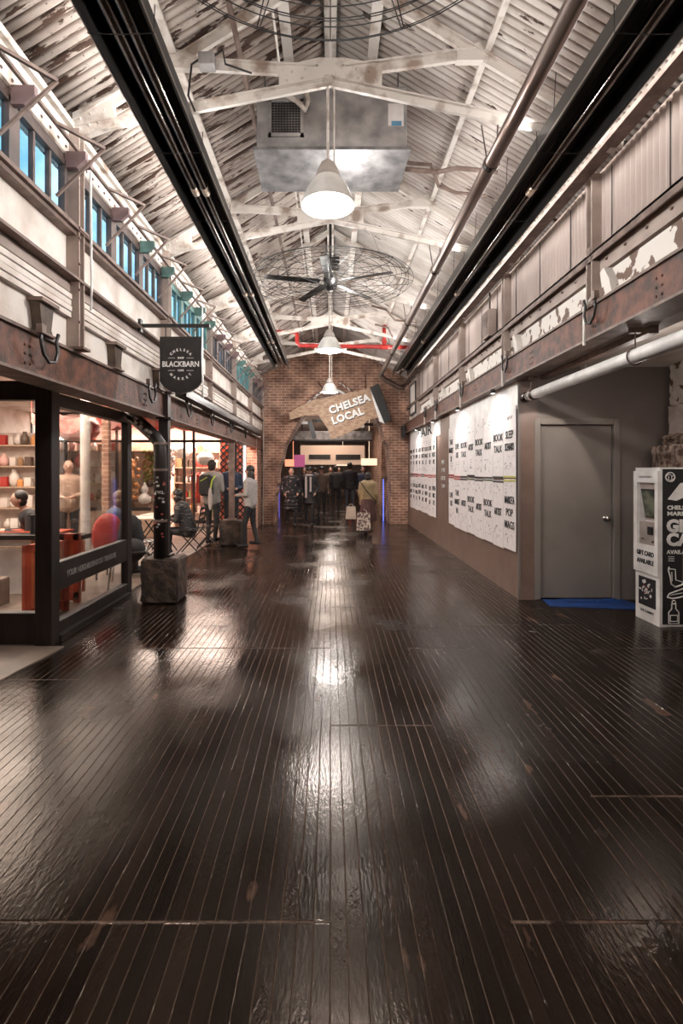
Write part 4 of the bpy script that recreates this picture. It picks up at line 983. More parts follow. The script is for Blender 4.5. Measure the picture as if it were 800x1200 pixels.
# ------------------------------------------------------------------ people
HU = {}
def cap(bm, a, c, ra, rc, cls, L):
    # tapered limb with round ends
    a = Vector(a); c = Vector(c); n = 12
    bm.tube([a, a.lerp(c, .5), c], ra, n, rc); bm.ell(a, (ra,)*3, 12, 8); bm.ell(c, (rc,)*3, 12, 8); L.append((a, c, (ra+rc)/2, cls))
def person(label, loc, rz, h=1.72, mats=None, sit=False, coat=0, arms='down', walk=0, hair='short', hairc=(.02, .015, .012), voxel=.02, bulk=1.0, lean=0, group=None, face=True):
    k = h/1.75
    mats = mats or {}
    top = mats.get('top', M_cloth_k); leg = mats.get('leg', M_cloth_k); shoe = mats.get('shoe', M_ink)
    r = thing('person', label, 'person', loc, rz, group)
    bm = MB(); L = []
    V = lambda x, y, z: Vector((x, y, z))*k
    dz = -.48 if sit else 0
    hip = V(0, 0, .93+dz)
    ln_ = lambda y, z: y-(z-.93-dz)*lean   # forward lean towards -Y
    def U(x, y, z): return V(x, ln_(y, z), z)
    # torso
    for a, c, ra, rc, w in ((U(0, 0, .95+dz), U(0, 0, 1.18+dz), .125, .125, 1.25), (U(0, 0, 1.18+dz), U(0, .0, 1.38+dz), .125, .13, 1.3)):
        for sx_ in (-.05, 0, .05):
            cap(bm, a+Vector((sx_*k, 0, 0)), c+Vector((sx_*1.3*k, 0, 0)), ra*k*bulk, rc*k*bulk*.95, 'top', L)
    cap(bm, U(-.13, 0, 1.42+dz), U(.13, 0, 1.42+dz), .075*k*bulk, .075*k*bulk, 'top', L)
    cap(bm, U(0, .0, 1.42+dz), U(0, -.01, 1.55+dz), .06*k, .052*k, 'skin', L)
    hc = U(0, -.02, 1.635+dz)
    bm.ell(hc, (.075*k, .092*k, .112*k), 16, 12); L.append((hc, hc, .09*k, 'skin'))
    bm.ell(hc+Vector((0, -.095*k, -.012*k)), (.013*k, .02*k, .024*k), 8, 6)
    for s in (-1, 1): bm.ell(hc+Vector((s*.076*k, .005*k, -.01*k)), (.012*k, .018*k, .03*k), 8, 6)
    # legs
    for s in (-1, 1):
        sw = walk*s
        if sit:
            kn = V(s*.11, -.42, .47); an = V(s*.11, -.38 if s > 0 else -.44, .09)
        else:
            kn = V(s*.10, -.03-sw*.16, .50); an = V(s*.10, .02-sw*.26, .10 + (.05 if sw < 0 else 0))
        hp = hip+Vector((s*.09*k, 0, -.02*k))
        cap(bm, hp, kn, .088*k*bulk**.5, .058*k, 'leg', L); cap(bm, kn, an, .056*k, .042*k, 'leg', L)
        ft = an+Vector((s*.01, -.15*k, -.055*k))
        cap(bm, an+Vector((0, .03*k, -.05*k)), ft, .042*k, .036*k, 'shoe', L)
    if coat:
        zb = .93+dz-coat
        for t in range(5):
            z = .95+dz-(coat)*t/4; w = .14+.035*t/4
            if sit: break
            bm.ell(V(0, 0, z), ((w+.03)*k*bulk, (w-.01)*k*bulk, .09*k), 14, 8)
            L.append((V(-.06, 0, z), V(.06, 0, z), w*k, 'top'))
    # arms
    for s in (-1, 1):
        sh = U(s*.185, 0, 1.41+dz)
        if arms == 'down': el = U(s*.235, .02, 1.14+dz); wr = U(s*.235, -.07-.1*walk*-s, .90+dz)
        elif arms == 'front': el = U(s*.23, .0, 1.14+dz); wr = U(s*.10, -.24, 1.12+dz)
        elif arms == 'eat': el = U(s*.24, -.12, 1.16+dz); wr = U(s*.08, -.34, 1.20+dz)
        elif arms == 'pocket': el = U(s*.27, .06, 1.15+dz); wr = U(s*.20, -.08, .98+dz)
        cap(bm, sh, el, .062*k*bulk, .048*k*bulk, 'top', L); cap(bm, el, wr, .047*k*bulk, .034*k, 'top', L)
        d = (wr-el).normalized(); pm = wr+d*.05*k
        cap(bm, wr, pm, .027*k, .034*k, 'skin', L)
        side = Vector((0, 1, 0)) if abs(d.y) < .7 else Vector((1, 0, 0)); side = (side-d*side.dot(d)).normalized(); inn = Vector((-s, 0, 0))
        for q in range(4):
            f0 = pm+side*(q-1.5)*.018*k+d*.02*k; ll = (.05, .06, .056, .042)[q]*k
            f1 = f0+d*ll*.6+inn*.006*k; f2 = f1+d*ll*.5+inn*.02*k
            bm.tube([f0, f1, f2], .0095*k, 7, .008*k); L.append((f0, f2, .01, 'skin'))
        t0 = wr+side*-.025*k+d*.02*k; t1 = t0-side*.03*k+d*.035*k; bm.tube([t0, t1, t1+d*.02*k], .011*k, 7, .009*k); L.append((t0, t1, .01, 'skin'))
    me = bpy.data.meshes.new('body'); bm.bm.to_mesh(me); bm.bm.free()
    o = bpy.data.objects.new('body', me); col.objects.link(o)
    md = o.modifiers.new('r', 'REMESH'); md.mode = 'VOXEL'; md.voxel_size = voxel*.55; md.use_smooth_shade = True
    ms = o.modifiers.new('s', 'SMOOTH'); ms.factor = .5; ms.iterations = 3
    dg = bpy.context.evaluated_depsgraph_get(); m2 = bpy.data.meshes.new_from_object(o.evaluated_get(dg)); bpy.data.objects.remove(o)
    m2.materials.clear(); cl = {'top': 0, 'leg': 1, 'skin': 2, 'shoe': 3}
    for mm in (top, leg, M_skin, shoe): m2.materials.append(mm)
    segs = [(a, c-a, max((c-a).length_squared, 1e-9), rr, cl[n]) for a, c, rr, n in L]
    for p in m2.polygons:
        ce = p.center; best = 9; bi = 0
        for a, d, l2, rr, n in segs:
            t = (ce-a).dot(d)/l2; t = 0 if t < 0 else (1 if t > 1 else t)
            dd = (ce-a-d*t).length-rr
            if dd < best: best = dd; bi = n
        p.material_index = bi; p.use_smooth = True
    o = bpy.data.objects.new('body', m2); col.objects.link(o); o.parent = r
    hm = mat('hair_%d' % int(hairc[0]*1000), hairc, rough=.5, scale=20, stretch=(1, 1, .2))
    hb = MB()
    if hair != 'bald':
        hb.ell(hc+Vector((0, .022*k, .030*k)), (.088*k, .095*k, .100*k), 16, 10)
        hb.ell(hc+Vector((0, .035*k, -.03*k)), (.080*k, .070*k, .085*k), 14, 8)
    if hair == 'long': hb.ell(hc+Vector((0, .065*k, -.15*k)), (.085*k, .05*k, .19*k), 14, 10); hb.ell(hc+Vector((-.06*k, .03*k, -.10*k)), (.035*k, .05*k, .14*k), 10, 8); hb.ell(hc+Vector((.06*k, .03*k, -.10*k)), (.035*k, .05*k, .14*k), 10, 8)
    if hair == 'bob': hb.ell(hc+Vector((0, .03*k, -.05*k)), (.095*k, .085*k, .10*k), 14, 10)
    if hair == 'cap': hb.lathe(hc+Vector((0, .0, .04*k)), [(.093*k, -.03*k), (.095*k, .02*k), (.07*k, .065*k), (0, .085*k)], 16); hb.box(hc+Vector((0, -.12*k, .02*k)), (.13*k, .08*k, .012*k))
    if hair != 'bald': hb.build('hair' if hair != 'cap' else 'hat', hm, r, True)
    else: hb.bm.free()
    if face:
        e = MB()
        for s in (-1, 1): e.ell(hc+Vector((s*.030*k, -.087*k, .012*k)), (.010*k, .006*k, .006*k), 8, 6)
        e.build('eyes', M_ink, r)
        e = MB(); e.ell(hc+Vector((0, -.085*k, -.055*k)), (.024*k, .008*k, .006*k), 8, 6); e.build('mouth', mat('lips', (.35, .12, .10)), r)
    return r, hc, k
c_grey = mat('grey_jacket', (.30, .28, .26), (.24, .22, .20), rough=.8); c_lgrey = mat('light_grey_knit', (.42, .38, .36), (.34, .31, .3), rough=.85, scale=30)
c_flor = mat('dark_floral_cloth', (.013, .012, .014), (.20, .15, .14), rough=.8, scale=14, thr=(.60, .64), detail=2)
c_plaid = mat('dark_plaid_cloth', (.02, .019, .02), (.16, .14, .13), rough=.8, scale=22, thr=(.58, .62), stretch=(.3, .3, 2))
c_must = mat('olive_mustard_jacket', (.30, .215, .11), (.24, .17, .09), rough=.7)
c_maroon = mat('maroon_pleated_skirt', (.10, .04, .035), (.05, .02, .018), rough=.7, scale=12, stretch=(6, 6, .2))
c_navy = mat('navy_cloth', (.03, .04, .07), rough=.8); c_brownj = mat('brown_jacket', (.10, .065, .045), rough=.75); c_jean = mat('dark_denim', (.06, .065, .075), rough=.8)
c_redj = mat('red_coat', (.45, .04, .03), rough=.7); c_bluej = mat('blue_grey_jacket', (.10, .13, .20), rough=.7); c_tanj = mat('tan_shirt', (.45, .3, .22), rough=.8)

# man with backpack
p, hc, k = person('person in a grey jacket with black and lime backpack, back to the camera', (-2.52, 10.9, 0), PI-.25, 1.78, dict(top=c_grey), arms='front', bulk=1.12, hair='short', walk=.15)
b = MB(); b.box((.02, .22, 1.25), (.30, .16, .44), None, .05); bp_ = b.build('backpack', M_cloth_k, p)
b = MB(); b.tube([(-.13, .12, 1.45), (-.15, .28, 1.36), (-.12, .31, 1.15), (-.08, .29, 1.02)], .018, 7); b.tube([(.14, .12, 1.45), (.17, .2, 1.38)], .018, 7); b.tube([(-.05, .31, 1.42), (.1, .315, 1.34)], .010, 6); b.build('backpack_strap', mat('lime_strap', (.45, .55, .08)), bp_)
b = MB(); b.ell((-.13, .33, .98), (.05, .02, .24), 10, 8); b.build('hanging_scarf', c_lgrey, p)
# woman with long hair
p, hc, k = person('person in a light grey sweater with long dark hair, standing side-on by the stone block', (-1.62, 10.35, 0), -PI/2-.25, 1.66, dict(top=c_lgrey), arms='front', hair='long', walk=.35)
# companion behind
person('person in dark clothes standing behind the backpack wearer', (-2.28, 11.75, 0), .3, 1.80, dict(top=c_navy), arms='front', hair='short')
# front couple
person('person in a dark floral long coat walking out of the arch', (-1.10, 14.35, 0), .15, 1.66, dict(top=c_flor), coat=.42, arms='pocket', hair='long', walk=.3, bulk=1.12)
p, hc, k = person('person in a dark coat with a pale scarf and cap, beside the floral coat', (-.60, 14.5, 0), -.1, 1.66, dict(top=M_cloth_k), coat=.25, arms='pocket', hair='cap', walk=.25)
b = MB(); b.box((-.07, -.145, 1.10), (.06, .02, .60), Euler((.05, 0, .0))); b.box((.06, -.145, 1.18), (.05, .02, .42), Euler((.05, 0, 0))); b.ring((0, -.03, 1.43), .085, .028, 18, 8); b.build('scarf', c_lgrey, p)
# mustard jacket
p, hc, k = person('person in a mustard jacket and maroon skirt carrying bags, walking away', (.93, 12.65, 0), PI-.35, 1.52, dict(top=c_must, leg=c_maroon), arms='down', hair='bob', walk=.45, bulk=1.32)
b = MB(); b.lathe((0, 0, 0), [(.17, .86), (.19, .7), (.22, .34), (.20, .33)], 20); b.build('skirt', c_maroon, p)
b = MB(); b.tube([(.14, .17, 1.28), (.0, .215, 1.1), (-.2, .16, .86), (-.2, 0, .8)], .012, 6); b.build('bag_strap', M_ink, p)
bw = MB(); bw.prism([(-.13, 0), (.13, 0), (.11, .30), (-.11, .30)], 'y', -.05, .05); bw.ring((0, 0, .30), .06, .006, 14, 5, 'y', 0, PI)
o = bw.build('shopping_bag', mat('cream_bag', (.62, .50, .40), rough=.6), None); o.location = (.50, 12.5, .38); tag(o, 'cream carrier bag held by the person in mustard', 'bag')
bw = MB(); bw.prism([(-.17, 0), (.17, 0), (.15, .42), (-.15, .42)], 'y', -.06, .06); bw.ring((0, 0, .42), .08, .008, 14, 5, 'y', 0, PI)
o = bw.build('shopping_bag', mat('patterned_bag', (.66, .56, .47), (.16, .1, .09), rough=.6, scale=16, thr=(.48, .52)), None); o.location = (.80, 12.35, .12); tag(o, 'large patterned tote bag hanging low beside the mustard jacket', 'bag')
# crowd in the far hall
crowd = [(-.30, 17.2, 1.70, c_brownj, .1, 'cap', 'person in a brown jacket just inside the arch'), (.20, 19.2, 1.74, M_cloth_k, PI, 'short', 'person in black walking away in the middle of the arch'),
         (.66, 17.4, 1.84, M_cloth_k, PI, 'short', 'tall person in black with grey trousers seen through the arch'), (1.18, 18.6, 1.72, c_navy, 0, 'bob', 'person in navy at the right side inside the arch'),
         (-1.05, 20.5, 1.70, c_flor, 0, 'bob', 'person in a patterned top far behind the floral coat'), (.0, 22.5, 1.72, c_brownj, 0, 'short', 'distant person in brown facing the camera in the far hall'),
         (-.72, 24.0, 1.7, c_navy, PI, 'short', 'distant person in navy at the left of the far hall'), (.95, 24.5, 1.72, c_redj, 0, 'short', 'distant person in red at the right of the far hall'), (.45, 27, 1.75, M_cloth_k, 0, 'short', 'farthest person in black at the end of the hall')]
for x, y, h_, t, rz, hr, lb in crowd:
    person(lb, (x, y, 0), rz, h_, dict(top=t, leg=c_jean if x > .5 and y < 18 else M_cloth_k), arms='down', hair=hr, walk=random.uniform(-.5, .5), voxel=.034, face=(rz < 1))

# ------------------------------------------------------------------ furniture
def bistro_chair(label, loc, rz, m=M_black):
    r = thing('folding_chair', label, 'chair', loc, rz)
    b = MB()
    for k in range(5): b.b(-.20, .20, -.19+k*.078, -.13+k*.078, .45, .465)
    b.build('seat', m, r)
    for s in (-1, 1):
        b = MB(); b.tube([(s*.2, .24, .0), (s*.2, -.19, .46)], .011, 7); b.build('leg', m, r)
        b = MB(); b.tube([(s*.2, -.24, .0), (s*.2, .17, .46), (s*.2, .24, .88)], .011, 7); b.build('leg', m, r)
    b = MB()
    for z in (.66, .76, .86): b.b(-.2, .2, .20+(z-.66)*.15, .215+(z-.66)*.15, z-.025, z+.025)
    b.build('backrest', m, r)
    return r
def bistro_table(label, loc, rz, top=M_wood, z=.74, w=.6):
    r = thing('folding_table', label, 'table', loc, rz)
    b = MB(); b.b(-w/2, w/2, -w/2, w/2, z-.03, z, .005); b.build('tabletop', top, r)
    for s in (-1, 1):
        for q in (-1, 1):
            b = MB(); b.tube([(-q*w*.42, s*w*.4, 0), (q*w*.42, s*w*.4, z-.03)], .012, 7); b.build('leg', M_black, r)
    b = MB(); b.tube([(0, -w*.4, z/2), (0, w*.4, z/2)], .01, 6); b.build('stretcher', M_black, r)
    return r
bistro_table('small pale topped folding table left of the wrapped column', (-3.32, 9.0, 0), .1)
bistro_table('small folding table in front of the seated person in plaid', (-3.22, 9.7, 0), 0)
bistro_chair('black folding chair under the seated person in plaid', (-2.60, 9.55, 0), -PI/2)
bistro_chair('empty black folding chair between the seated person and the backpack wearer', (-2.42, 10.15, 0), -PI/2+.2)
bistro_chair('black folding chair behind the near glass shop front end', (-2.85, 8.0, 0), PI/2+.5)
person('person in a dark plaid coat sitting at the folding table', (-2.62, 9.55, 0), -PI/2, 1.66, dict(top=c_plaid), sit=True, arms='eat', hair='bob', lean=.35, bulk=1.15)
# dark draped chair right behind the end post
r = thing('draped_chair', 'chair draped with a black coat behind the end of the near shop front', 'chair', (-2.72, 6.95, 0), .3)
b = MB()
for x, y in ((-.2, -.2), (.2, -.2), (-.2, .2), (.2, .2)): b.tube([(x*1.25, y*1.2, 0), (x, y, .46)], .013, 7)
b.build('leg', M_silver, r)
b = MB(); b.b(-.22, .22, -.22, .22, .44, .48, .01); b.build('seat', M_black, r)
b = MB(); b.ell((0, .12, .62), (.17, .12, .34), 16, 12); b.ell((.03, -.02, .48), (.18, .17, .16), 14, 10); b.ell((0, .14, .82), (.15, .07, .10), 14, 8); b.build('draped_coat', M_cloth_k, r, True)

# cafe behind the near glass
r = thing('bench_wall', 'white low wall with dark counter top inside the near shop', 'counter', (-4.6, 6.9, 0))
b = MB(); b.b(-6.4, -3.75, 6.4, 6.5, 0, .70); part(r, b, 'wall_panel', M_whitec)
b = MB(); b.b(-6.4, -3.05, 6.30, 6.55, .70, .76, .004); part(r, b, 'counter_top', M_black)
b = MB(); b.b(-6.4, -3.75, 6.28, 6.34, .60, .62); b.b(-3.75, -3.1, 6.42, 6.45, .3, .70); part(r, b, 'front_panel', M_wood)
b = MB(); b.b(-5.2, -3.75, 5.2, 6.0, 0, .32, .01); tag(b.build('platform', M_beige, None, off=(-4.4, 5.6, 0)), 'low beige platform inside the near shop front', 'platform')
def panel(label, loc, rz, w=.42, h=1.02):
    r = thing('wooden_divider', label, 'divider', loc, rz)
    b = MB(); b.b(-w/2, -w/2+.07, -.03, .03, 0, h, .004); b.b(w/2-.07, w/2, -.03, .03, 0, h, .004); b.b(-w/2, w/2, -.03, .03, h-.08, h, .004); b.b(-w/2, w/2, -.03, .03, .04, .14, .004); b.build('divider_frame', M_redw, r)
    b = MB(); b.b(-w/2+.07, w/2-.07, -.012, .012, .14, h-.08)
    for k in range(3): x = -w/2+.12+k*.08; b.b(x-.012, x+.012, -.02, .02, .14, h-.08)
    b.build('divider_panel', mat('orange_red_panel', (.62, .16, .06), rough=.45), r)
    return r
panel('orange-red wooden divider standing behind the near corner post', (-3.02, 5.45, 0), 1.1, .50, .79)
panel('red wooden divider seen through the side glass', (-3.05, 6.0, 0), .0, .24, .82)
p, hc, k = person('person in a black jacket eating at the counter inside the near shop', (-3.95, 7.05, 0.05), -.9, 1.70, dict(top=M_cloth_k), sit=True, arms='eat', hair='short', lean=.4)
b = MB(); b.b(-4.35, -3.5, 6.62, 7.0, .73, .76); b.tube([(-3.9, 6.8, 0), (-3.9, 6.8, .73)], .03, 8)
tag(b.build('cafe_table', M_redw, None, off=(-3.9, 6.8, 0)), 'small red topped table before the person eating in black', 'table')
p, hc, k = person('person in a blue-grey jacket leaning on the table seen through the side glass', (-3.28, 7.45, 0.05), PI/2+.4, 1.66, dict(top=c_bluej), sit=True, arms='eat', hair='bob', hairc=(.25, .15, .08), lean=.3)
r = thing('red_chair', 'bright red padded chair seen through the side glass', 'chair', (-3.12, 7.2, 0))
b = MB(); b.ell((0, .0, .62), (.24, .08, .34), 16, 10); b.build('backrest', c_redj, r, True)
b = MB(); b.b(-.22, .22, .0, .42, .40, .48, .02); b.build('seat', c_redj, r)
for x in (-.18, .18):
    for y in (.03, .38): MB().tube([(x, y, 0), (x, y, .42)], .014, 7).build('leg', M_black, r)
person('person in a tan shirt standing inside, seen high through the side glass', (-4.55, 8.9, 0), .4, 1.74, dict(top=c_tanj), arms='front', hair='bald')
b = MB(); b.tube([(-3.75, 6.45, .76), (-3.75, 6.45, .96)], .03, 10); b.tube([(-3.75, 6.45, .96), (-3.75, 6.45, 1.0)], .035, 10)
tag(b.build('bottle', M_ink, None, off=(-3.75, 6.45, .76)), 'dark bottle standing on the counter beside the near corner post', 'bottle')
b = MB(); b.tube([(-3.78, 7.9, 0), (-3.78, 7.9, 2.92)], .07, 14); tag(b.build('pipe_column', M_cream, None, off=(-3.78, 7.9, 0)), 'pale round column inside the near shop behind the glass', 'column')
b = MB(); b.b(-4.02, -3.9, 9.0, 9.1, 0, 2.92); tag(b.build('brick_pier', M_brick, None, off=(-4, 9, 0)), 'narrow brick pier behind the pale round column in the cafe', 'pier')

# ------------------------------------------------------------------ store beyond, glazed front at Y=12
YS = 12.0
r = thing('store_front', 'black framed glazed store front behind the seating on the left', 'shop front', (-4.5, YS, 0))
b = MB(); b.b(-7, -2.2, YS-.03, YS+.03, 2.22, 2.28); b.b(-7, -2.2, YS-.03, YS+.03, 2.85, 2.92); b.b(-7, -4.2, YS-.03, YS+.03, .62, .70); b.b(-3.2, -2.2, YS-.03, YS+.03, .32, .40); part(r, b, 'rail', M_frame)
for x in (-7, -6.2, -5.0, -4.0, -3.42, -3.2, -2.22):
    b = MB(); b.b(x-.025, x+.025, YS-.03, YS+.03, 0, 2.92); part(r, b, 'mullion', M_frame)
b = MB(); b.b(-7, -2.2, YS-.004, YS+.004, .1, 2.85); part(r, b, 'glass', M_glass)
b = MB(); b.b(-7, -4.0, YS-.02, YS+.02, .0, .62); part(r, b, 'kick_panel', M_wood)
b = MB(); b.b(-7, -2.1, 14.85, 14.95, 0, 3); struct('wall_back_store', b, mat('pink_wall', (.60, .30, .26), (.7, .45, .4), rough=.6, scale=2))
# lattice panel
r = thing('lattice_panel', 'glowing red and white lattice panel beside the brick wall', 'panel', (-2.6, 13.0, 0))
b = MB(); b.b(-2.80, -2.15, 13.02, 13.05, .1, 2.7)
part(r, b, 'lit_backing', (lambda: (lambda m: m)(mat('red_white_backing', (.85, .12, .05), (.9, .6, .5), rough=.5, scale=1.3, thr=(.5, .62))))())
b = MB()
import itertools
for k in range(-14, 14):
    for s in (-1, 1):
        # diagonal bars clipped to the panel
        x0_, x1_ = -2.80, -2.15; c0 = k*.17
        pts = []
        for t in range(0, 41):
            x = x0_+(x1_-x0_)*t/40; z = 1.4+c0+s*(x-x0_)*1.0
            if .1 < z < 2.7: pts.append((x, 13.0, z))
        if len(pts) > 1: b.bar(pts[0], pts[-1], .03, .03)
part(r, b, 'lattice', M_ink)
point('lattice_light', (-2.7, 12.6, 2.6), 18, (1, .7, .6), .1)
# shelves and goods
shelf_m = M_wood
def shelf_unit(x0, x1, y, label, zs):
    r = thing('shelving_unit', label, 'shelf', ((x0+x1)/2, y, 0))
    for x in (x0, x1): part(r, MB().b(x-.015, x+.015, y-.15, y+.15, 0, 2.3), 'upright', shelf_m)
    for z in zs: part(r, MB().b(x0, x1, y-.15, y+.15, z-.025, z), 'shelf_board', shelf_m)
    part(r, MB().b(x0, x1, y+.15, y+.16, 0, 2.3), 'back_panel', mat('pale_back', (.75, .62, .55)))
ZS = (.45, .85, 1.25, 1.65, 2.05)
shelf_unit(-6.6, -5.1, 12.6, 'pale wooden shelves of goods at the far left of the store', ZS)
shelf_unit(-4.95, -4.15, 12.75, 'pale wooden shelves with flowers and a gourd vase behind the wrapped column', (.75, 2.05))
shelf_unit(-4.1, -2.9, 13.6, 'pale wooden shelves of goods in the middle of the store', ZS)
shelf_unit(-6.9, -5.6, 9.9, 'pale wooden shelves of goods against the cafe side', ZS)
gm = [mat('good_%d' % i, c, rough=.45) for i, c in enumerate([(.75, .66, .6), (.5, .05, .04), (.7, .3, .1), (.8, .75, .7), (.35, .2, .1), (.12, .08, .06), (.75, .45, .4), (.25, .3, .12)])]
gn = ['cream', 'red', 'orange', 'white', 'brown', 'black', 'pink', 'green']
def proto_goods():
    out = []
    for ci in range(8):
        v = MB(); v.lathe((0, 0, 0), [(.045, 0), (.07, .06), (.065, .12), (.03, .17), (.035, .20)], 12); o1 = v.build('vase', gm[ci], None, True)
        v = MB(); v.b(-.06, .06, -.05, .05, 0, .16, .006); o2 = v.build('gift_box', gm[ci], None)
        v = MB(); v.lathe((0, 0, 0), [(.055, 0), (.058, .10), (.05, .115), (.035, .12), (.035, .14), (0, .142)], 12); o3 = v.build('jar', gm[ci], None)
        out.append((o1, o2, o3))
    return out
PG = proto_goods(); used = set()
rnd = random.Random(11)
def stock(x0, x1, y, zs, wherelab, grp):
    for zi, z in enumerate(zs):
        x = x0+.1
        while x < x1-.08:
            ci = rnd.choice([0, 0, 1, 1, 2, 3, 3, 4, 5, 6, 7]); ti = rnd.randrange(3)
            pr = PG[ci][ti]
            if pr.name not in used: o = pr; used.add(pr.name)
            else: o = pr.copy(); col.objects.link(o)
            o.location = (x, y-.03+rnd.uniform(-.04, .04), z); s = rnd.uniform(.9, 1.35); o.scale = (s, s, min(s*rnd.uniform(.9, 1.3), 1.7))
            nm = ['rounded vase', 'gift box', 'lidded jar'][ti]
            tag(o, '%s %s on the %s of the %s' % (gn[ci], nm, ['lowest shelf', 'second shelf', 'third shelf', 'fourth shelf', 'top shelf'][zi], wherelab), ['vase', 'box', 'jar'][ti], '%s %s goods, shelf %s, %s' % (gn[ci], nm, ['low', 'second', 'third', 'fourth', 'top'][zi], grp))
            x += rnd.uniform(.14, .2)
stock(-6.6, -5.1, 12.6, ZS, 'far left store shelves', 'far left')
stock(-4.1, -2.9, 13.6, ZS, 'middle store shelves', 'middle')
stock(-6.9, -5.6, 9.9, ZS, 'cafe side shelves', 'cafe side')
for a in PG:
    for o in a:
        if o.name not in used: bpy.data.objects.remove(o)
# white gourd vase and flowers
b = MB(); b.lathe((0, 0, 0), [(.08, 0), (.15, .07), (.15, .16), (.07, .24), (.05, .27), (.09, .33), (.08, .40), (.03, .47), (.012, .52), (0, .53)], 20)
o = b.build('gourd_vase', M_whitec, None, True); o.location = (-4.53, 12.5, .75); tag(o, 'white double gourd vase on the shelf behind the wrapped column', 'vase')
def bouquet(x, y, z, w, h, mts, label, seed):
    rr = random.Random(seed); r = thing('dried_flowers', label, 'flowers', (x, y, z))
    for mi, m in enumerate(mts):
        b = MB()
        for k in range(60):
            a = rr.uniform(0, 2*PI); t = rr.random(); q = Vector((math.cos(a)*w*rr.random(), math.sin(a)*.12*rr.random(), .1+t*h))
            b.ell(q, (.05, .045, .05), 7, 5)
            if k % 5 == 0: b.tube([(0, 0, 0), q], .005, 4)
        b.build(['blossoms', 'leaves'][mi], m, r)
    MB().lathe((0, 0, 0), [(.06, 0), (.09, .08), (.07, .16)], 12).build('flower_pot', gm[5], r)
bouquet(-4.88, 12.45, .78, .22, 1.0, [gm[2], gm[4]], 'tall orange dried flower arrangement in the store left of the gourd vase', 1)
bouquet(-4.50, 12.8, 1.15, .18, .8, [mat('olive_leaf', (.25, .28, .07)), gm[4]], 'green and olive dried bouquet above the white gourd vase', 2)
bouquet(-4.0, 12.6, 1.3, .18, .7, [gm[3], gm[6]], 'pale pink and cream flowers right of the wrapped column', 3)
# red swags, lanterns and signs inside
for i, (x, y, z, s, m, lb) in enumerate(((-4.75, 9.5, 2.35, .30, gm[6], 'round pink paper lantern hung inside the cafe'), (-5.3, 11.2, 2.45, .24, gm[1], 'round red paper lantern hung above the cafe shelves'), (-3.75, 12.9, 2.05, .22, gm[3], 'white paper lantern in the middle of the store'),
                                    (-3.1, 12.7, 1.85, .2, gm[3], 'white paper lantern beside the lattice panel'), (-5.9, 12.3, 2.4, .25, gm[1], 'red paper lantern at the far left store shelves'), (-4.35, 10.3, 2.55, .22, gm[1], 'small red paper lantern near the round column'))):
    r = thing('paper_lantern', lb, 'lantern', (x, y, z))
    b = MB(); b.lathe((0, 0, 0), [(s*math.sin(PI*t/12)*(1+.03*(t % 2))+.01, -s*math.cos(PI*t/12)*.85) for t in range(1, 12)], 20); b.build('lantern_body', m, r)
    MB().tube([(0, 0, s*.8), (0, 0, 2.92-z)], .004, 5).build('lantern_cord', M_ink, r)
for i, (x0, x1, y, z, lb) in enumerate(((-4.9, -4.0, 8.4, 2.35, 'red fabric swag hung across the cafe ceiling near the round column'), (-4.3, -3.5, 9.4, 2.5, 'red fabric swag hung behind the first one'), (-4.1, -2.7, 11.2, 2.62, 'pink fabric swag above the store front mullions'))):
    pts = []
    n = 20
    for t in range(n+1): u = t/n; pts.append((x0+(x1-x0)*u, z-.12*math.sin(PI*u)-.10*abs(math.sin(2*PI*u))))
    lo = [(p[0], p[1]) for p in pts]; up = [(p[0], p[1]+.16+.1*math.sin(PI*i/20)) for i, p in enumerate(pts)]
    b = MB(); b.prism(lo+up[::-1], 'y', y-.01, y+.01)
    for q in (0, 10, 20): b.tube([(up[q][0], y, up[q][1]-.02), (up[q][0], y, 2.93)], .004, 5)
    tag(b.build('fabric_swag', mat('swag_red', (.65, .09, .08), (.7, .35, .3), rough=.7, scale=5) , None, off=((x0+x1)/2, y, z)), lb, 'swag')
r = thing('red_display', 'red hanging garments on a rail in the store behind the backpack wearer', 'clothes rack', (-3.15, 12.9, 0))
MB().tube([(-.35, 0, 0), (-.35, 0, 1.6), (.35, 0, 1.6), (.35, 0, 0)], .012, 7).build('rail', M_ink, r)
for k in range(6):
    b = MB(); b.prism([(-.08, 0), (.08, 0), (.07, .7), (0, .78), (-.07, .7)], 'x', -.03, .03)
    o = b.build('garment', [gm[1], c_redj, gm[6]][k % 3], r); o.location = (-.3+k*.12, 0, .75)
r = thing('slim_light_box', 'tall narrow white lit panel by the brick wall', 'light panel', (-2.16, 12.9, 1.2))
MB().b(-.03, .03, -.02, .02, 0, 1.0).build('light_face', emis('lit_white_panel', (1, .9, .85), 1.6), r)
MB().b(-.045, .045, .02, .04, -.02, 1.02).build('light_housing', M_ink, r)

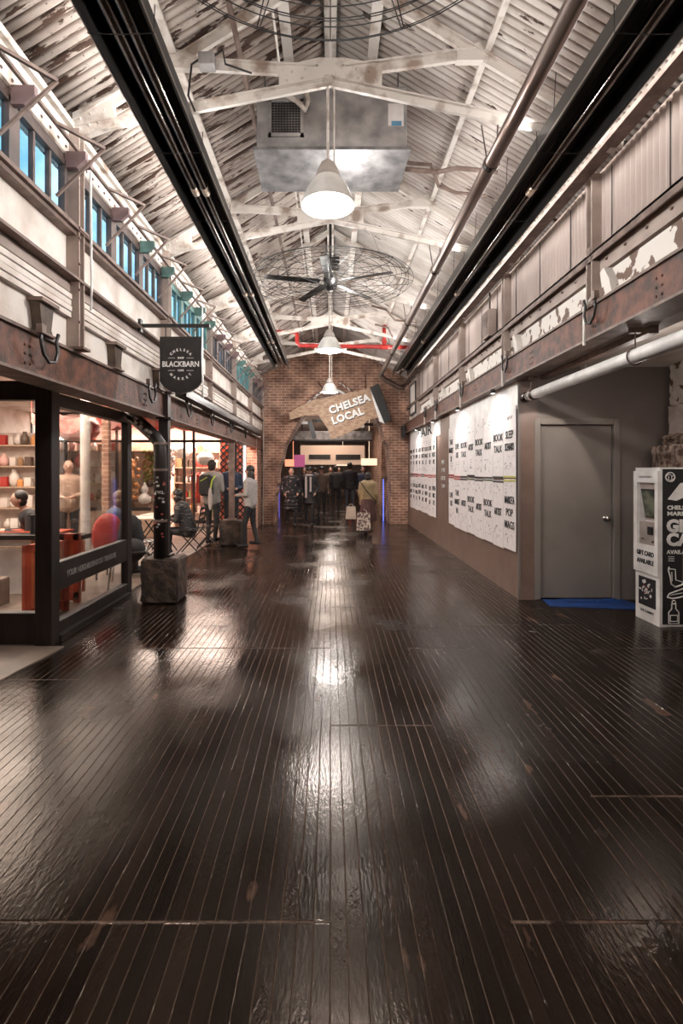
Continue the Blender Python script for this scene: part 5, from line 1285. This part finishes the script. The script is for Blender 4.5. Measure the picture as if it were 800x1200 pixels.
# ------------------------------------------------------------------ arch signage
YA = 14.55
def QA(px, py, Y=YA): return ((px-387)*Y/600, 1.55-(py-552)*Y/600)
r = thing('cleaver_sign', 'tan cut-out sign reading CHELSEA LOCAL tilted before the brick arch', 'sign', (.6, YA, 3.3))
b = MB(); pts = [QA(*p) for p in ((338, 484), (352, 476), (367, 469), (400, 462), (433, 455), (440, 470), (446, 489), (431, 492), (424, 500), (402, 510), (388, 515), (384, 503), (373, 487), (358, 487), (340, 492))]
b.prism(pts, 'y', YA-.03, YA+.03); part(r, b, 'sign_board', M_tan)
a = math.atan2(17, 50)
for t, px, py, sz in (('CHELSEA', 409, 474, .285), ('LOCAL', 407, 488, .285)):
    X, Z = QA(px, py); text('sign_lettering', t, sz, M_white_t, r, (X-.6, -.055, Z-3.3), (PI/2, -a, 0), bold=.012, extrude=.015, xs=.98, spacing=1.08)
    text('sign_letter_shadow', t, sz, M_ink, r, (X-.6+.015, -.040, Z-3.3-.018), (PI/2, -a, 0), bold=.014, extrude=.004, xs=.98, spacing=1.08)
b = MB(); b.tube([(-.1, YA, 3.75), (-.35, YA+.2, 4.1)], .02, 6); b.tube([(1.0, YA, 3.9), (1.0, YA+.2, 4.35)], .02, 6); part(r, b, 'sign_stay', M_rust)
r = thing('black_sign_slab', 'tilted black slab with white edge at the right end of the tan sign', 'sign', (1.45, YA, 3.3))
b = MB(); b.prism([QA(*p) for p in ((433, 455), (443, 450), (458, 492), (450, 497))], 'y', YA-.12, YA-.04); part(r, b, 'slab', M_black)
b = MB(); b.prism([QA(*p) for p in ((433, 456), (450, 497), (444, 494), (438, 474))], 'y', YA-.10, YA-.05); part(r, b, 'slab_edge', M_whitec)
b = MB(); b.prism([QA(*p) for p in ((360, 494), (365, 493), (371, 512), (366, 515))], 'y', YA-.05, YA+.03)
tag(b.build('black_slat', M_black, None, off=(-.5, YA, 2.8)), 'short black slat hanging under the handle end of the tan sign', 'slat')
b = MB(); b.tube([(QA(352, 480)[0], YA+.1, QA(352, 480)[1]), (QA(366, 466)[0], YA+.1, QA(366, 466)[1]), (QA(374, 460)[0], YA+.1, QA(374, 460)[1])], .03, 8)
b.tube([(QA(398, 447)[0], YA+.2, QA(398, 447)[1]), (QA(414, 458)[0], YA+.2, QA(414, 458)[1])], .025, 8)
tag(b.build('striped_rope', mat('rope', (.08, .04, .03), (.6, .5, .45), scale=20, thr=(.45, .5)), None, off=(-.4, YA, 3.7)), 'dark striped rods bracing the tan sign to the brick', 'rod')
# white arch trim
b = MB(); pts = []
for t in range(13): an = PI*(.80-.60*t/12); pts.append((.03+.62*math.cos(an), YA+.35, 3.30+.62*math.sin(an)))
b.tube(pts, .035, 8); tag(b.build('arch_trim', M_whitec, None, off=(0, YA, 3.6)), 'white curved trim showing above the tan sign', 'trim')

# downpipes at arch wall left
b = MB(); b.tube([(-2.0, 13.85, 2.5), (-1.99, 13.9, 1.2), (-1.99, 13.92, 0)], .012, 6)
tag(b.build('conduit', M_pinkish, None, off=(-2, 13.9, 0)), 'thinner pale conduit on the corner of the left brick pilaster', 'conduit')
b = MB(); b.tube([(-1.95, 14.9, 3.9), (-1.95, 14.93, 2.0), (-1.96, 14.93, 0)], .02, 8)
tag(b.build('conduit', M_pinkish, None, off=(-2, 14, 0)), 'pale conduit running full height down the brick arch wall at left', 'conduit')
b = MB(); b.b(2.05, 2.14, 14.6, 14.9, 2.5, 2.85); tag(b.build('wall_speaker', M_black, None, off=(2.1, 14.7, 2.5)), 'small black box at the top right of the brick arch', 'box')

# far hall contents
r = thing('far_duct', 'wide galvanised duct crossing the far hall behind the arch', 'air duct', (0, 20, 3.1))
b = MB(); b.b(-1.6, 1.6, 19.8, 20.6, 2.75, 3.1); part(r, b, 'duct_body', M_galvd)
b = MB(); b.b(-1.62, 1.62, 19.76, 19.8, 2.70, 2.76); part(r, b, 'duct_rim', M_black)
b = MB(); b.b(-1.3, -1.27, 20.1, 20.13, 3.05, 3.92); b.b(1.27, 1.3, 20.1, 20.13, 3.05, 3.92); part(r, b, 'hanger_rod', M_black)
r = thing('menu_board', 'long pale lit board with black slots across the far hall', 'sign', (0, 24, 2.0))
b = MB(); b.b(-1.4, 1.6, 23.95, 24.05, 1.85, 2.75); part(r, b, 'board', emis('dim_lit_board', (.55, .40, .30), .3))
b = MB(); b.b(-1.0, -.0, 23.9, 23.95, 2.10, 2.32); b.b(.25, 1.4, 23.9, 23.95, 2.08, 2.32); part(r, b, 'black_panel', M_black)
b = MB(); b.b(-1.35, -1.3, 24.0, 24.04, 2.7, 3.92); b.b(1.5, 1.55, 24.0, 24.04, 2.7, 3.92); part(r, b, 'hanger_rod', M_black)
r = thing('poster_stand', 'glowing magenta poster on a stand at the left inside the arch', 'screen', (-1.15, 19, 0))
part(r, MB().b(-1.35, -.95, 19.0, 19.05, 1.7, 2.15), 'lit_poster', emis('magenta_screen', (.40, .08, .20), .45)); part(r, MB().b(-1.2, -1.1, 19.01, 19.04, .02, 1.7), 'stand_post', M_black); part(r, MB().b(-1.35, -.95, 18.9, 19.15, 0, .02), 'stand_base', M_black)
b = MB(); b.b(-1.72, -1.68, 17.0, 17.05, .0, 2.3); tag(b.build('neon_strip', emis('blue_violet_strip', (.12, .1, .45), .5), None, off=(-1.7, 17, .8)), 'thin violet light strip at the left inside the arch', 'light')
b = MB(); b.b(1.63, 1.66, 15.9, 15.95, .0, 1.3); tag(b.build('neon_strip', emis('blue_strip', (.12, .18, .8), 1.3), None, off=(1.62, 15.9, .5)), 'thin blue light strip at the right inside the arch', 'light')
for i, (x, y, z) in enumerate(((0, 17.0, 3.5), (0.1, 21.4, 3.3), (0, 26, 3.3))):
    o = dup(P0); o.location = (x, y, z); o['label'] = ['pendant lamp just beyond the arch, half hidden by the tan sign', 'pendant lamp deep in the far hall', 'last small pendant lamp at the far end of the hall'][i]
    point('pendant_light', (x, y, z-.07), [40, 30, 30][i], NEUT, .1)
rnd = random.Random(9)
for i in range(6):
    x = [-.9, -.4, .1, .6, 1.0, 1.35][i]; y = 17.5+i*.35; z = 3.2+.1*(i % 2)
    b = MB(); b.b(x-.25, x+.25, y-.03, y+.03, z-.05, z+.05); b.tube([(x, y, z), (x, y, 3.9)], .01, 5)
    tag(b.build('ceiling_slat', M_whitec if i % 2 == 0 else M_black, None, off=(x, y, z)), '%s slat of the hanging slats above the passage, number %s from the left' % (['white', 'black'][i % 2], ['one', 'two', 'three', 'four', 'five', 'six'][i]), 'slat')
tri = [('small lit stall sign on the left of the far hall', -1.6, 22, 1.9, (.9, .35, .2)), ('small lit stall sign on the right of the far hall', 1.7, 22.5, 1.95, (.9, .7, .5)), ('tiny bright stall light deep in the far hall', .7, 29, 2.0, (1, .8, .6))]
for lb, x, y, z, c in tri:
    b = MB(); b.b(x-.35, x+.35, y-.03, y+.03, z-.15, z+.15); b.tube([(x, y, z+.1), (x, y, 3.92)], .015, 5); tag(b.build('lit_stall_sign', emis('stall_%d' % int(y*2), c, .9), None, off=(x, y, z)), lb, 'sign')

# ------------------------------------------------------------------ repeated separate pieces of one part become parts of their own
def split_islands(o, limit=40, tol=.002):
    bm = bmesh.new(); bm.from_mesh(o.data); bm.verts.ensure_lookup_table()
    seen = set(); isl = []
    for v in bm.verts:
        if v.index in seen: continue
        st = [v]; seen.add(v.index); g = []
        while st:
            q = st.pop(); g.append(q.index)
            for e in q.link_edges:
                w = e.other_vert(q)
                if w.index not in seen: seen.add(w.index); st.append(w)
        cs = [bm.verts[i].co for i in g]
        lo = [min(c[k] for c in cs)-tol for k in range(3)]; hi = [max(c[k] for c in cs)+tol for k in range(3)]
        isl.append([set(g), lo, hi])
    ch = True
    while ch:
        ch = False; i = 0
        while i < len(isl):
            j = i+1
            while j < len(isl):
                a, b_ = isl[i], isl[j]
                if all(a[1][k] <= b_[2][k] and b_[1][k] <= a[2][k] for k in range(3)):
                    a[0] |= b_[0]; a[1] = [min(x, y) for x, y in zip(a[1], b_[1])]; a[2] = [max(x, y) for x, y in zip(a[2], b_[2])]
                    isl.pop(j); ch = True
                else: j += 1
            i += 1
    bm.free()
    if not 1 < len(isl) <= limit: return
    base = o.data
    for n_, (g, lo, hi) in enumerate(isl):
        b2 = bmesh.new(); b2.from_mesh(base); b2.verts.ensure_lookup_table()
        bmesh.ops.delete(b2, geom=[v for v in b2.verts if v.index not in g], context='VERTS')
        me = bpy.data.meshes.new(o.name); b2.to_mesh(me); b2.free()
        for m_ in base.materials: me.materials.append(m_)
        if n_ == 0: o.data = me
        else:
            c = o.copy(); c.data = me; col.objects.link(c)
SPLIT = ('hanger_wire', 'tube_coupling', 'leg', 'shaft_bearing', 'hanger_rod', 'pipe_hanger', 'pipe_coupling', 'stay_rod', 'hinge', 'door_frame_x', 'sign_hanger',
         'sign_rule', 'pipe_band', 'bracket_plate_x', 'black_panel', 'sign_stay', 'backpack_strap_x', 'hood_rim', 'rafter_gusset', 'cable', 'eyes', 'base_plate', 'rail', 'pipe_end_cap', 'scarf', 'corbel_plate', 'side_drawing')
for o in list(bpy.data.objects):
    if o.type == 'MESH' and o.parent and o.name.split('.')[0] in SPLIT: split_islands(o)
